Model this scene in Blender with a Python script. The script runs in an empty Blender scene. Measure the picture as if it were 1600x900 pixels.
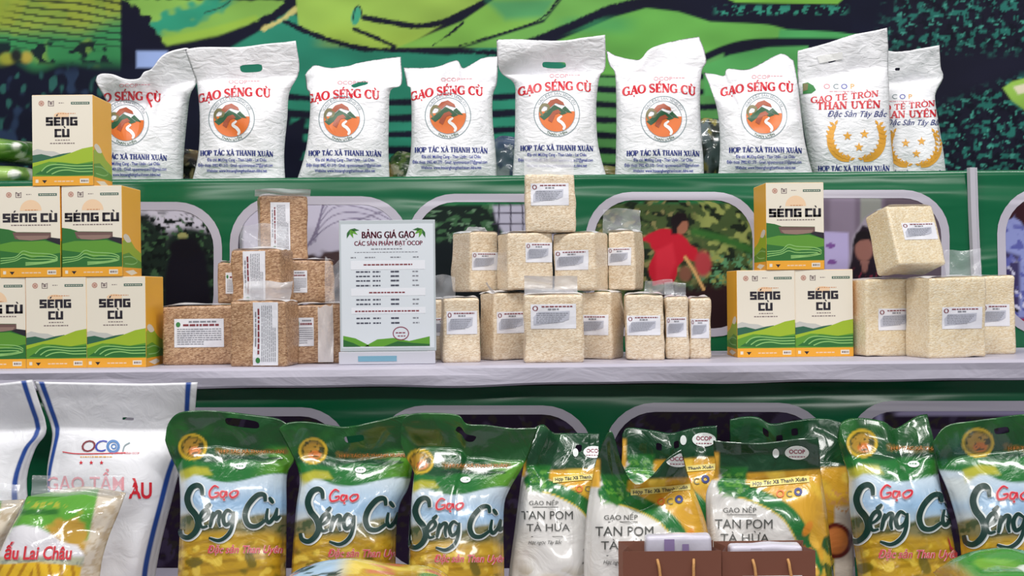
import bpy, bmesh, math, random
import numpy as np
from mathutils import Matrix, Vector
from mathutils.geometry import tessellate_polygon

# ------------------------------------------------------------------ camera, world, lights, exposure
scene = bpy.context.scene
COL = scene.collection
F, HOR, ROLL, H = 1900.0, 455.0, 0.011, 1.27          # focal length and horizon row in photo pixels, roll, eye height
CR, SR = math.cos(ROLL), math.sin(ROLL)
cam_d = bpy.data.cameras.new('camera')
cam_d.sensor_fit = 'HORIZONTAL'; cam_d.sensor_width = 36.0
cam_d.lens = F / 1600 * 36.0
cam_d.shift_y = (HOR - 450) / 1600
cam_d.clip_start = 0.05
cam = bpy.data.objects.new('camera', cam_d); COL.objects.link(cam)
cam.matrix_world = Matrix(((CR, SR, 0, 0), (0, 0, -1, 0), (-SR, CR, 0, H), (0, 0, 0, 1)))
scene.camera = cam

world = bpy.data.worlds.new('hall_air'); scene.world = world
world.use_nodes = True
world.node_tree.nodes['Background'].inputs[0].default_value = (0.92, 0.96, 1.0, 1)
world.node_tree.nodes['Background'].inputs[1].default_value = 0.20

def area(name, loc, rot, sx, sy, watts, col=(1, 0.98, 0.95)):
    l = bpy.data.lights.new(name, 'AREA'); l.shape = 'RECTANGLE'; l.size = sx; l.size_y = sy
    l.energy = watts; l.color = col
    o = bpy.data.objects.new(name, l); COL.objects.link(o); o.location = loc; o.rotation_euler = rot
    return o
for i, x in enumerate((-1.5, 0.2, 1.9)):                # rows of ceiling panels of the hall
    area('ceiling_panel_light', (x, 1.1, 3.7), (math.radians(12), 0, 0), 1.2, 0.3, 41)
    area('ceiling_panel_light', (x * 1.3 - 0.3, -2.6, 3.3), (math.radians(58), 0, 0), 1.2, 0.3, 37)

vs = scene.view_settings
vs.view_transform = 'Standard'; vs.look = 'None'; vs.gamma = 1; vs.use_curve_mapping = False
vs.exposure = -0.14

# ------------------------------------------------------------------ helpers
random.seed(5)
def lin(c):
    c = np.asarray(c, float) / 255.0
    return np.where(c <= 0.04045, c / 12.92, ((c + 0.055) / 1.055) ** 2.4)
def P(px, py, Y):
    """photo pixel -> world x, z on the plane at distance Y"""
    dx = (np.asarray(px, float) - 800) / F; dy = (HOR - np.asarray(py, float)) / F
    return (dx * CR + dy * SR) * Y, H + (dy * CR - dx * SR) * Y
def unP(x, z, Y):
    a = np.asarray(x) / Y; b = (np.asarray(z) - H) / Y
    return 800 + F * (a * CR - b * SR), HOR - F * (a * SR + b * CR)

_sines = {}
def noise2(x, y, freq, seed=0, n=9):
    k = (seed, n)
    if k not in _sines:
        r = np.random.RandomState(seed + 11)
        a = r.uniform(0, 2 * np.pi, n); m = r.uniform(0.6, 1.7, n); p = r.uniform(0, 6.28, n)
        _sines[k] = (np.cos(a) * m, np.sin(a) * m, p)
    ca, sa, p = _sines[k]
    s = np.zeros(np.broadcast(x, y).shape)
    for i in range(n):
        s = s + np.sin((x * ca[i] + y * sa[i]) * freq + p[i])
    return s / math.sqrt(n) / 0.75
def crease2(x, y, freq, seed=0):
    """crumpled-sheet relief: sharp folds, roughly -1..1"""
    r = np.random.RandomState(seed + 77); s = 0
    for i in range(5):
        a = r.uniform(0, 6.28); m = r.uniform(0.6, 1.6); p = r.uniform(0, 6.28)
        t = (x * math.cos(a) + y * math.sin(a)) * freq * m + p + 0.8 * np.sin((y * math.cos(a) - x * math.sin(a)) * freq * 0.4 + p)
        s = s + np.abs(np.mod(t / np.pi, 2) - 1) - 0.5
    return s / 1.2
def sstep(a, b, x):
    t = np.clip((np.asarray(x, float) - a) / (b - a), 0, 1)
    return t * t * (3 - 2 * t)

# ---- materials
MATS = {}
def new_mat(name):
    m = bpy.data.materials.new(name); m.use_nodes = True
    nt = m.node_tree; b = nt.nodes['Principled BSDF']
    return m, nt, b
def bump(nt, b, scale, strength, dist=0.002, detail=4, distortion=0.0, kind='noise', stretch=None):
    tc = nt.nodes.new('ShaderNodeTexCoord')
    src = tc.outputs['Object']
    if stretch:
        mp = nt.nodes.new('ShaderNodeMapping'); mp.inputs['Scale'].default_value = stretch
        nt.links.new(src, mp.inputs['Vector']); src = mp.outputs['Vector']
    if kind == 'noise':
        t = nt.nodes.new('ShaderNodeTexNoise'); t.inputs['Scale'].default_value = scale
        t.inputs['Detail'].default_value = detail; t.inputs['Distortion'].default_value = distortion
        out = t.outputs['Fac']
    else:
        t = nt.nodes.new('ShaderNodeTexVoronoi'); t.inputs['Scale'].default_value = scale
        out = t.outputs['Distance']
    nt.links.new(src, t.inputs['Vector'])
    bp = nt.nodes.new('ShaderNodeBump'); bp.inputs['Strength'].default_value = strength
    bp.inputs['Distance'].default_value = dist
    nt.links.new(out, bp.inputs['Height']); nt.links.new(bp.outputs['Normal'], b.inputs['Normal'])
    return bp
def plain(name, rgb, rough=0.5, spec=0.5, bmp=None, coat=0.0, metal=0.0):
    if name in MATS: return MATS[name]
    m, nt, b = new_mat(name)
    b.inputs['Base Color'].default_value = (*lin(rgb), 1)
    b.inputs['Roughness'].default_value = rough; b.inputs['Specular IOR Level'].default_value = spec
    b.inputs['Coat Weight'].default_value = coat; b.inputs['Coat Roughness'].default_value = 0.12
    b.inputs['Metallic'].default_value = metal
    if bmp: bump(nt, b, **bmp)
    MATS[name] = m
    return m
def painted(name, rough=0.4, bmp=None, coat=0.0, spec=0.5):
    if name in MATS: return MATS[name]
    m, nt, b = new_mat(name)
    a = nt.nodes.new('ShaderNodeAttribute'); a.attribute_name = 'print'
    nt.links.new(a.outputs['Color'], b.inputs['Base Color'])
    b.inputs['Roughness'].default_value = rough; b.inputs['Specular IOR Level'].default_value = spec
    b.inputs['Coat Weight'].default_value = coat; b.inputs['Coat Roughness'].default_value = 0.08
    if bmp: bump(nt, b, **bmp)
    MATS[name] = m
    return m
def rice_mat(name, c0, c1, c2, rough=0.38):
    m, nt, b = new_mat(name)
    tc = nt.nodes.new('ShaderNodeTexCoord'); mp = nt.nodes.new('ShaderNodeMapping')
    mp.inputs['Scale'].default_value = (1.0, 1.0, 1.9); mp.inputs['Rotation'].default_value = (0.3, 0.5, 0.2)
    v = nt.nodes.new('ShaderNodeTexVoronoi'); v.inputs['Scale'].default_value = 250
    nt.links.new(tc.outputs['Object'], mp.inputs['Vector']); nt.links.new(mp.outputs['Vector'], v.inputs['Vector'])
    sep = nt.nodes.new('ShaderNodeSeparateColor'); nt.links.new(v.outputs['Color'], sep.inputs['Color'])
    rp = nt.nodes.new('ShaderNodeValToRGB')
    rp.color_ramp.elements[0].color = (*lin(c0), 1); rp.color_ramp.elements[1].color = (*lin(c2), 1)
    e = rp.color_ramp.elements.new(0.45); e.color = (*lin(c1), 1)
    nt.links.new(sep.outputs['Red'], rp.inputs['Fac']); nt.links.new(rp.outputs['Color'], b.inputs['Base Color'])
    bp = nt.nodes.new('ShaderNodeBump'); bp.inputs['Strength'].default_value = 0.35; bp.inputs['Distance'].default_value = 0.0015
    bp.invert = True
    nt.links.new(v.outputs['Distance'], bp.inputs['Height']); nt.links.new(bp.outputs['Normal'], b.inputs['Normal'])
    b.inputs['Roughness'].default_value = rough
    b.inputs['Coat Weight'].default_value = 0.35; b.inputs['Coat Roughness'].default_value = 0.18
    MATS[name] = m
    return m
def film_mat(name, tint, opac, rough=0.12):
    m, nt, b = new_mat(name)
    out = nt.nodes['Material Output']
    b.inputs['Base Color'].default_value = (*lin(tint), 1); b.inputs['Roughness'].default_value = rough
    b.inputs['Specular IOR Level'].default_value = 0.9
    bump(nt, b, 60, 0.4, 0.002, 3, 1.0)
    tr = nt.nodes.new('ShaderNodeBsdfTransparent'); mx = nt.nodes.new('ShaderNodeMixShader')
    fr = nt.nodes.new('ShaderNodeLayerWeight'); fr.inputs['Blend'].default_value = 0.35
    ma = nt.nodes.new('ShaderNodeMath'); ma.operation = 'MULTIPLY_ADD'; ma.use_clamp = True
    ma.inputs[1].default_value = 0.5; ma.inputs[2].default_value = opac
    nt.links.new(fr.outputs['Facing'], ma.inputs[0]); nt.links.new(ma.outputs[0], mx.inputs['Fac'])
    nt.links.new(tr.outputs[0], mx.inputs[1]); nt.links.new(b.outputs[0], mx.inputs[2])
    nt.links.new(mx.outputs[0], out.inputs['Surface'])
    MATS[name] = m
    return m

M_SACK = plain('woven_sack', (242, 242, 247), 0.42, 0.45, dict(scale=38, strength=0.8, dist=0.005, detail=5, distortion=0.8, stretch=(1, 1, 2.2)))
M_FILMPRINT = painted('printed_film', 0.25, dict(scale=15, strength=0.6, dist=0.006, detail=3, distortion=2.0), coat=0.7)
M_SACKPRINT = painted('printed_woven_sack', 0.4, dict(scale=30, strength=0.5, dist=0.004, detail=4, distortion=1.0))
M_POSTER = painted('printed_vinyl', 0.6, spec=0.12)
M_RICE = rice_mat('white_rice', (208, 184, 154), (226, 206, 178), (240, 226, 204))
M_RICE_PALE = rice_mat('pale_rice', (220, 198, 162), (232, 214, 180), (240, 228, 204))
M_BROWN = rice_mat('brown_rice', (142, 104, 76), (176, 136, 102), (204, 168, 134))
M_CLEAR = film_mat('clear_film', (235, 238, 245), 0.22)
M_HAZY = film_mat('hazy_film', (235, 235, 240), 0.55, 0.18)
M_STICKER = plain('sticker_paper', (234, 234, 242), 0.4)
M_INK = plain('sticker_ink', (132, 134, 144), 0.5)
M_INK_BLUE = plain('sticker_grey_panel', (192, 194, 208), 0.5)
M_MAROON = plain('maroon_ink', (130, 50, 60), 0.5)
M_RED = plain('red_ink', (205, 32, 48), 0.4)
M_BLUE = plain('blue_ink', (58, 70, 172), 0.4)
M_NAVY = plain('navy_ink', (44, 56, 128), 0.4)

# ---- object plumbing
def link(o, parent=None):
    COL.objects.link(o)
    if parent: o.parent = parent
    return o
def tag(o, label, cat=None, group=None):
    o['label'] = label
    if cat: o['category'] = cat
    if group: o['group'] = group
    return o
def empty(name, loc, label=None, cat=None, group=None, rot=(0, 0, 0)):
    o = bpy.data.objects.new(name, None); o.empty_display_size = 0.05
    COL.objects.link(o); o.location = loc; o.rotation_euler = rot
    if label: tag(o, label, cat, group)
    return o
def mesh_obj(name, verts, faces, mats, parent=None, origin=(0, 0, 0), midx=None, cols=None, smooth=False, weld=False):
    me = bpy.data.meshes.new(name)
    v = np.asarray(verts, float) - np.asarray(origin, float)
    me.from_pydata(v.tolist(), [], [list(map(int, f)) for f in faces])
    for m in (mats if isinstance(mats, (list, tuple)) else [mats]): me.materials.append(m)
    if midx is not None: me.polygons.foreach_set('material_index', np.asarray(midx, dtype=np.int32))
    if smooth: me.polygons.foreach_set('use_smooth', np.ones(len(me.polygons), dtype=bool))
    if cols is not None:
        at = me.color_attributes.new('print', 'FLOAT_COLOR', 'POINT')
        c = np.ones((len(v), 4)); c[:, :3] = cols
        at.data.foreach_set('color', c.ravel())
    if weld:
        bm = bmesh.new(); bm.from_mesh(me)
        bmesh.ops.remove_doubles(bm, verts=bm.verts, dist=2e-5)
        bmesh.ops.recalc_face_normals(bm, faces=bm.faces)
        bm.to_mesh(me); bm.free()
    me.update()
    return link(bpy.data.objects.new(name, me), parent)
def box_geo(x0, x1, y0, y1, z0, z1, b=0.0):
    bm = bmesh.new()
    bmesh.ops.create_cube(bm, size=1)
    for v in bm.verts:
        v.co = ((x0 + x1) / 2 + v.co.x * (x1 - x0), (y0 + y1) / 2 + v.co.y * (y1 - y0), (z0 + z1) / 2 + v.co.z * (z1 - z0))
    if b: bmesh.ops.bevel(bm, geom=bm.edges[:], offset=b, segments=2, affect='EDGES', profile=0.5)
    V = [tuple(v.co) for v in bm.verts]; Fc = [[v.index for v in f.verts] for f in bm.faces]
    bm.free()
    return V, Fc
def grid_faces(nu, nv, off=0, flip=False):
    i, j = np.meshgrid(np.arange(nu), np.arange(nv), indexing='ij')
    a = (i * (nv + 1) + j).ravel() + off; b = a + (nv + 1); c = b + 1; d = a + 1
    f = np.stack([a, b, c, d], 1)
    return f[:, ::-1] if flip else f
def copy_tree(o, parent=None):
    c = o.copy(); COL.objects.link(c); c.parent = parent
    for ch in list(o.children): copy_tree(ch, c)
    return c

# ---- 2-D print: polygons, strokes and letters laid on a surface
def catmull(pts, n=8, closed=False):
    p = np.asarray(pts, float)
    if len(p) < 3: return p
    q = np.vstack([p[-1], p, p[0], p[1]]) if closed else np.vstack([2 * p[0] - p[1], p, 2 * p[-1] - p[-2]])
    out = []
    for i in range(1, len(q) - 2):
        for t in np.arange(n) / n:
            out.append(0.5 * (2 * q[i] + (q[i + 1] - q[i - 1]) * t + (2 * q[i - 1] - 5 * q[i] + 4 * q[i + 1] - q[i + 2]) * t * t
                              + (3 * q[i] - q[i - 1] - 3 * q[i + 1] + q[i + 2]) * t ** 3))
    if not closed: out.append(p[-1])
    return np.array(out)
_txt = {}
def text_geo(s, bold=0.0):
    k = (s, bold)
    if k in _txt: return _txt[k]
    cu = bpy.data.curves.new('t', 'FONT'); cu.body = s; cu.size = 1.0; cu.resolution_u = 3
    cu.dimensions = '2D'; cu.fill_mode = 'FRONT'; cu.offset = bold; cu.align_x = 'LEFT'
    o = bpy.data.objects.new('t', cu); COL.objects.link(o)
    dg = bpy.context.evaluated_depsgraph_get(); dg.update()
    me = o.evaluated_get(dg).to_mesh()
    n = len(me.vertices); co = np.zeros(n * 3); me.vertices.foreach_get('co', co); co = co.reshape(-1, 3)[:, :2]
    me.calc_loop_triangles()
    tr = np.zeros(len(me.loop_triangles) * 3, dtype=np.int32); me.loop_triangles.foreach_get('vertices', tr); tr = tr.reshape(-1, 3)
    bpy.data.objects.remove(o); bpy.data.curves.remove(cu)
    if n:
        a, b, c = co[tr[:, 0]], co[tr[:, 1]], co[tr[:, 2]]
        ok = np.abs((b[:, 0] - a[:, 0]) * (c[:, 1] - a[:, 1]) - (b[:, 1] - a[:, 1]) * (c[:, 0] - a[:, 0])) > 1e-9
        tr = tr[ok]
        w = co[:, 0].max()
        co = co - [co[:, 0].min(), 0]
    else: w = 0
    _txt[k] = (co, tr, co[:, 0].max() if n else 0)
    return _txt[k]

# upright serif capitals: strokes in a unit cap height; L = bar, A = arc with thick sides, S = foot serif
T, t_ = 0.20, 0.085
def _S(x, y, w=0.17): return ('L', x - w, y, x + w, y, t_)
SERIF = {
 'A': (0.86, [('L', 0.12, 0.03, 0.44, 1.0, 0.10), ('L', 0.42, 1.0, 0.74, 0.03, T), ('L', 0.24, 0.34, 0.62, 0.34, t_), _S(0.12, 0.04), _S(0.74, 0.04)]),
 'C': (0.80, [('A', 0.44, 0.5, 0.36, 0.46, 50, 310, T, t_), ('L', 0.70, 0.66, 0.70, 0.98, 0.07), ('L', 0.69, 0.04, 0.69, 0.26, 0.05)]),
 'E': (0.76, [('L', 0.2, 0, 0.2, 1, T), ('L', 0.06, 0.96, 0.68, 0.96, t_), ('L', 0.06, 0.04, 0.68, 0.04, t_), ('L', 0.2, 0.52, 0.54, 0.52, t_), ('L', 0.66, 0.72, 0.66, 1, 0.06), ('L', 0.66, 0, 0.66, 0.28, 0.06), ('L', 0.53, 0.40, 0.53, 0.64, 0.06)]),
 'G': (0.88, [('A', 0.46, 0.5, 0.38, 0.46, 50, 318, T, t_), ('L', 0.73, 0.05, 0.73, 0.42, 0.17), ('L', 0.54, 0.42, 0.86, 0.42, t_), ('L', 0.73, 0.66, 0.73, 0.98, 0.06)]),
 'H': (0.94, [('L', 0.22, 0, 0.22, 1, T), ('L', 0.72, 0, 0.72, 1, T), ('L', 0.22, 0.5, 0.72, 0.5, t_), _S(0.22, 0.04), _S(0.22, 0.96), _S(0.72, 0.04), _S(0.72, 0.96)]),
 'I': (0.46, [('L', 0.22, 0, 0.22, 1, T), _S(0.22, 0.04), _S(0.22, 0.96)]),
 'L': (0.76, [('L', 0.2, 0, 0.2, 1, T), _S(0.2, 0.96), ('L', 0.06, 0.04, 0.68, 0.04, t_), ('L', 0.66, 0, 0.66, 0.3, 0.06)]),
 'N': (0.94, [('L', 0.16, 0, 0.16, 1, 0.09), ('L', 0.14, 0.98, 0.74, 0.02, T), ('L', 0.76, 0, 0.76, 1, 0.09), _S(0.14, 0.04, 0.13), _S(0.12, 0.96, 0.12), _S(0.76, 0.96, 0.13)]),
 'O': (0.92, [('A', 0.46, 0.5, 0.38, 0.46, 0, 360, T, t_)]),
 'P': (0.78, [('L', 0.2, 0, 0.2, 1, T), ('A', 0.40, 0.72, 0.28, 0.24, -90, 90, 0.18, t_), ('L', 0.06, 0.96, 0.42, 0.96, t_), ('L', 0.2, 0.48, 0.42, 0.48, t_), _S(0.2, 0.04)]),
 'R': (0.86, [('L', 0.2, 0, 0.2, 1, T), ('A', 0.40, 0.73, 0.26, 0.23, -90, 90, 0.18, t_), ('L', 0.06, 0.96, 0.42, 0.96, t_), ('L', 0.2, 0.5, 0.42, 0.5, t_), ('L', 0.42, 0.5, 0.72, 0.02, 0.17), _S(0.2, 0.04), _S(0.74, 0.04, 0.1)]),
 'S': (0.72, [('A', 0.36, 0.73, 0.25, 0.23, 30, 230, 0.16, t_), ('L', 0.20, 0.60, 0.52, 0.40, 0.19), ('A', 0.36, 0.27, 0.26, 0.23, -150, 50, 0.16, t_), ('L', 0.59, 0.72, 0.59, 0.98, 0.05), ('L', 0.12, 0.02, 0.12, 0.30, 0.05)]),
 'T': (0.80, [('L', 0.40, 0, 0.40, 1, T), ('L', 0.06, 0.96, 0.74, 0.96, t_), ('L', 0.08, 0.72, 0.08, 1, 0.06), ('L', 0.72, 0.72, 0.72, 1, 0.06), _S(0.4, 0.04)]),
 'U': (0.90, [('L', 0.2, 0.34, 0.2, 1, T), ('L', 0.72, 0.34, 0.72, 1, 0.09), ('A', 0.46, 0.34, 0.26, 0.31, 180, 360, 0.14, t_), _S(0.2, 0.96), _S(0.72, 0.96, 0.14)]),
 'V': (0.84, [('L', 0.10, 0.98, 0.42, 0.0, T), ('L', 0.72, 0.98, 0.42, 0.0, 0.09), _S(0.12, 0.96), _S(0.72, 0.96, 0.13)]),
 'X': (0.86, [('L', 0.14, 0.98, 0.70, 0.02, T), ('L', 0.70, 0.98, 0.14, 0.02, 0.09), _S(0.15, 0.96), _S(0.70, 0.96, .13), _S(0.14, 0.04, .13), _S(0.71, 0.04)]),
 'Y': (0.84, [('L', 0.10, 0.98, 0.42, 0.46, T), ('L', 0.74, 0.98, 0.42, 0.46, 0.09), ('L', 0.42, 0, 0.42, 0.5, T), _S(0.12, 0.96), _S(0.73, 0.96, .13), _S(0.42, 0.04)]),
 ' ': (0.40, []),
}
ACC = {'acute': [('L', 0.40, 1.08, 0.58, 1.28, 0.10)], 'grave': [('L', 0.30, 1.28, 0.48, 1.08, 0.10)], 'dot': [('L', 0.37, -0.20, 0.51, -0.20, 0.14)],
       'circ': [('L', 0.26, 1.08, 0.43, 1.24, 0.09), ('L', 0.43, 1.24, 0.60, 1.08, 0.09)], 'tilde': [('L', 0.24, 1.12, 0.40, 1.2, 0.09), ('L', 0.40, 1.2, 0.60, 1.14, 0.09)],
       'horn': [('L', 0.78, 0.84, 0.92, 1.06, 0.09)], 'hook': [('L', 0.38, 1.1, 0.5, 1.26, 0.09)]}
DEC = {'Ạ': ('A', ['dot']), 'É': ('E', ['acute']), 'Ù': ('U', ['grave']), 'Ợ': ('O', ['horn', 'dot']), 'Á': ('A', ['acute']), 'Ã': ('A', ['tilde']),
       'Â': ('A', ['circ']), 'Ê': ('E', ['circ']), 'Ò': ('O', ['grave']), 'Ẻ': ('E', ['hook']), 'À': ('A', ['grave']), 'Ầ': ('A', ['circ', 'grave'])}
# square techno capitals of the gift boxes, unit cap height
TECH = {'S': (0.80, [(0, .75, .72, 1), (0, .38, .27, 1), (0, .38, .72, .62), (.45, 0, .72, .62), (0, 0, .72, .25)]),
        'E': (0.76, [(0, 0, .27, 1), (0, .75, .68, 1), (0, .38, .62, .62), (0, 0, .68, .25)]),
        'N': (0.86, [(0, 0, .27, 1), (0, .75, .78, 1), (.51, 0, .78, .88)]),
        'G': (0.84, [(0, 0, .27, 1), (0, .75, .74, 1), (0, 0, .76, .25), (.50, 0, .76, .60), (.38, .40, .76, .60)]),
        'C': (0.78, [(0, 0, .27, 1), (0, .75, .72, 1), (0, 0, .72, .25)]),
        'U': (0.82, [(0, 0, .27, 1), (0, 0, .78, .25), (.51, 0, .78, 1)]), ' ': (0.26, [])}

class Print:
    """flat artwork in y-down photo units; build() lays it on a surface"""
    def __init__(self): self.V, self.Fc, self.Mi, self.Ly, self.n = [], [], [], [], 0; self.mats = []
    def mi(self, m):
        if m not in self.mats: self.mats.append(m)
        return self.mats.index(m)
    def tris(self, co, tr, m, layer=1, maxlen=None):
        co = np.asarray(co, float); tr = np.asarray(tr, int)
        if len(tr) == 0: return
        if maxlen:
            for _ in range(5):
                e = max(np.linalg.norm(co[tr[:, i]] - co[tr[:, (i + 1) % 3]], axis=1).max() for i in range(3))
                if e <= maxlen: break
                ed = np.sort(np.vstack([tr[:, [0, 1]], tr[:, [1, 2]], tr[:, [2, 0]]]), axis=1)
                u, inv = np.unique(ed, axis=0, return_inverse=True); inv = inv.ravel()
                k = len(co); co = np.vstack([co, (co[u[:, 0]] + co[u[:, 1]]) / 2]); n = len(tr)
                ab, bc, ca = k + inv[:n], k + inv[n:2 * n], k + inv[2 * n:]
                a, b, c = tr.T
                tr = np.vstack([np.stack(q, 1) for q in ((a, ab, ca), (ab, b, bc), (ca, bc, c), (ab, bc, ca))])
        self.V.append(co); self.Fc.append(tr + self.n); self.n += len(co)
        self.Mi.append(np.full(len(tr), self.mi(m))); self.Ly.append(np.full(len(co), layer))
    def poly(self, pts, m, layer=1, maxlen=None, smooth=0):
        p = catmull(pts, smooth, True) if smooth else np.asarray(pts, float)
        tr = tessellate_polygon([[Vector((x, y, 0)) for x, y in p]])
        self.tris(p, tr, m, layer, maxlen)
    def rect(self, x0, y0, x1, y1, m, layer=1, maxlen=None): self.poly([(x0, y0), (x1, y0), (x1, y1), (x0, y1)], m, layer, maxlen)
    def ell(self, cx, cy, rx, ry, m, layer=1, n=28, maxlen=None):
        a = np.linspace(0, 2 * np.pi, n, endpoint=False); self.poly(np.stack([cx + rx * np.cos(a), cy + ry * np.sin(a)], 1), m, layer, maxlen)
    def ribbon(self, p, w, m, layer=1):
        p = np.asarray(p, float); w = np.broadcast_to(np.asarray(w, float), (len(p),))
        d = np.gradient(p, axis=0); d /= np.linalg.norm(d, axis=1, keepdims=True) + 1e-9
        nrm = np.stack([-d[:, 1], d[:, 0]], 1) * w[:, None] / 2
        co = np.vstack([p + nrm, p - nrm]); n = len(p)
        tr = []
        for i in range(n - 1): tr += [(i, i + 1, n + i + 1), (i, n + i + 1, n + i)]
        self.tris(co, tr, m, layer)
    def stroke(self, pts, w, m, layer=1, brush=False, n=7, closed=False):
        p = catmull(pts, n, closed)
        if closed: p = np.vstack([p, p[:1]])
        k = np.linspace(0, 1, len(p))
        ww = w * (0.35 + 0.65 * np.sin(np.pi * np.clip(k * 0.92 + 0.04, 0, 1)) ** 0.6) if brush else np.full(len(p), w)
        self.ribbon(p, ww, m, layer)
    def ring(self, cx, cy, r, w, m, layer=1, ry=None):
        a = np.linspace(0, 2 * np.pi, 41); self.ribbon(np.stack([cx + r * np.cos(a), cy + (ry or r) * np.sin(a)], 1), w, m, layer)
    def text(self, s, x, y, size, m, layer=1, align='c', bold=0.0, shear=0.0, sx=1.0, width=None, arc=None, maxlen=None):
        co, tr, w = text_geo(s, bold)
        if len(co) == 0: return
        if width: sx = width / (w * size)
        X = co[:, 0] * size * sx; Wd = w * size * sx
        X = X - (Wd / 2 if align == 'c' else Wd if align == 'r' else 0)
        Yy = co[:, 1] * size; X = X + Yy * shear
        self._lay(X, Yy, tr, x, y, m, layer, arc, maxlen)
    def _lay(self, X, Yy, tr, x, y, m, layer, arc, maxlen=None):
        if arc:      # (cx, cy, r, flip): baseline on a circle
            cx, cy, r, fl = arc
            a = X / r
            if fl: px, py = cx + (r - Yy) * np.sin(a), cy + (r - Yy) * np.cos(a)
            else: px, py = cx + (r + Yy) * np.sin(a), cy - (r + Yy) * np.cos(a)
        else: px, py = x + X, y - Yy
        self.tris(np.stack([px, py], 1), tr, m, layer, maxlen)
    def serif(self, s, x, y, size, m, layer=1, width=None, wave=None, heavy=1.0):
        adv = sum(SERIF[DEC.get(c, (c,))[0]][0] for c in s); sx = (width / (adv * size)) if width else 1.0
        cur = x - adv * size * sx / 2 if True else x
        for c in s:
            b, acc = DEC.get(c, (c, []))
            w, st = SERIF[b]
            for g in list(st) + [q for k in acc for q in ACC[k]]:
                if g[0] == 'L':
                    n = 3; p = np.stack([np.linspace(g[1], g[3], n), np.linspace(g[2], g[4], n)], 1); ww = np.full(n, g[5])
                else:
                    a = np.radians(np.linspace(g[5], g[6], 22)); p = np.stack([g[1] + g[3] * np.cos(a), g[2] + g[4] * np.sin(a)], 1)
                    ww = g[8] + (g[7] - g[8]) * np.abs(np.cos(a)) ** 1.3
                q = np.stack([cur + p[:, 0] * size * sx, y - p[:, 1] * size], 1)
                if wave: q[:, 1] += wave(q[:, 0])
                self.ribbon(q, ww * size * heavy * (1 if sx > 1 else (0.5 + 0.5 * sx)), m, layer)
            cur += w * size * sx
    def tech(self, s, x, y, size, m, layer=1, sx=1.0, acc=()):
        adv = sum(TECH[c][0] for c in s); cur = x - adv * size * sx / 2
        for i, c in enumerate(s):
            w, rs = TECH[c]
            for (a, b, c2, d) in rs: self.rect(cur + a * size * sx, y - d * size, cur + c2 * size * sx, y - b * size, m, layer)
            if (i, 'acute') in acc: self.poly([(cur + .24 * size, y - 1.1 * size), (cur + .4 * size, y - 1.1 * size), (cur + .52 * size, y - 1.32 * size), (cur + .34 * size, y - 1.32 * size)], m, layer)
            if (i, 'grave') in acc: self.poly([(cur + .3 * size, y - 1.1 * size), (cur + .46 * size, y - 1.1 * size), (cur + .34 * size, y - 1.32 * size), (cur + .16 * size, y - 1.32 * size)], m, layer)
            cur += w * size * sx
    def dashes(self, x0, x1, y, h, m, seed=0, layer=1, lo=1.5, hi=6, gap=1.2):
        r = random.Random(seed); x = x0
        while x < x1:
            w = min(r.uniform(lo, hi), x1 - x)
            if w > lo * 0.3: self.rect(x, y - h / 2, x + w, y + h / 2, m, layer)
            x += w + gap
    def build(self, name, fn, parent, origin=(0, 0, 0), label=None):
        V = np.vstack(self.V); L = np.concatenate(self.Ly)
        W = fn(V[:, 0], V[:, 1], L)
        o = mesh_obj(name, W, np.vstack(self.Fc), self.mats, parent, origin, np.concatenate(self.Mi))
        if label: o['label'] = label
        return o

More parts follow.
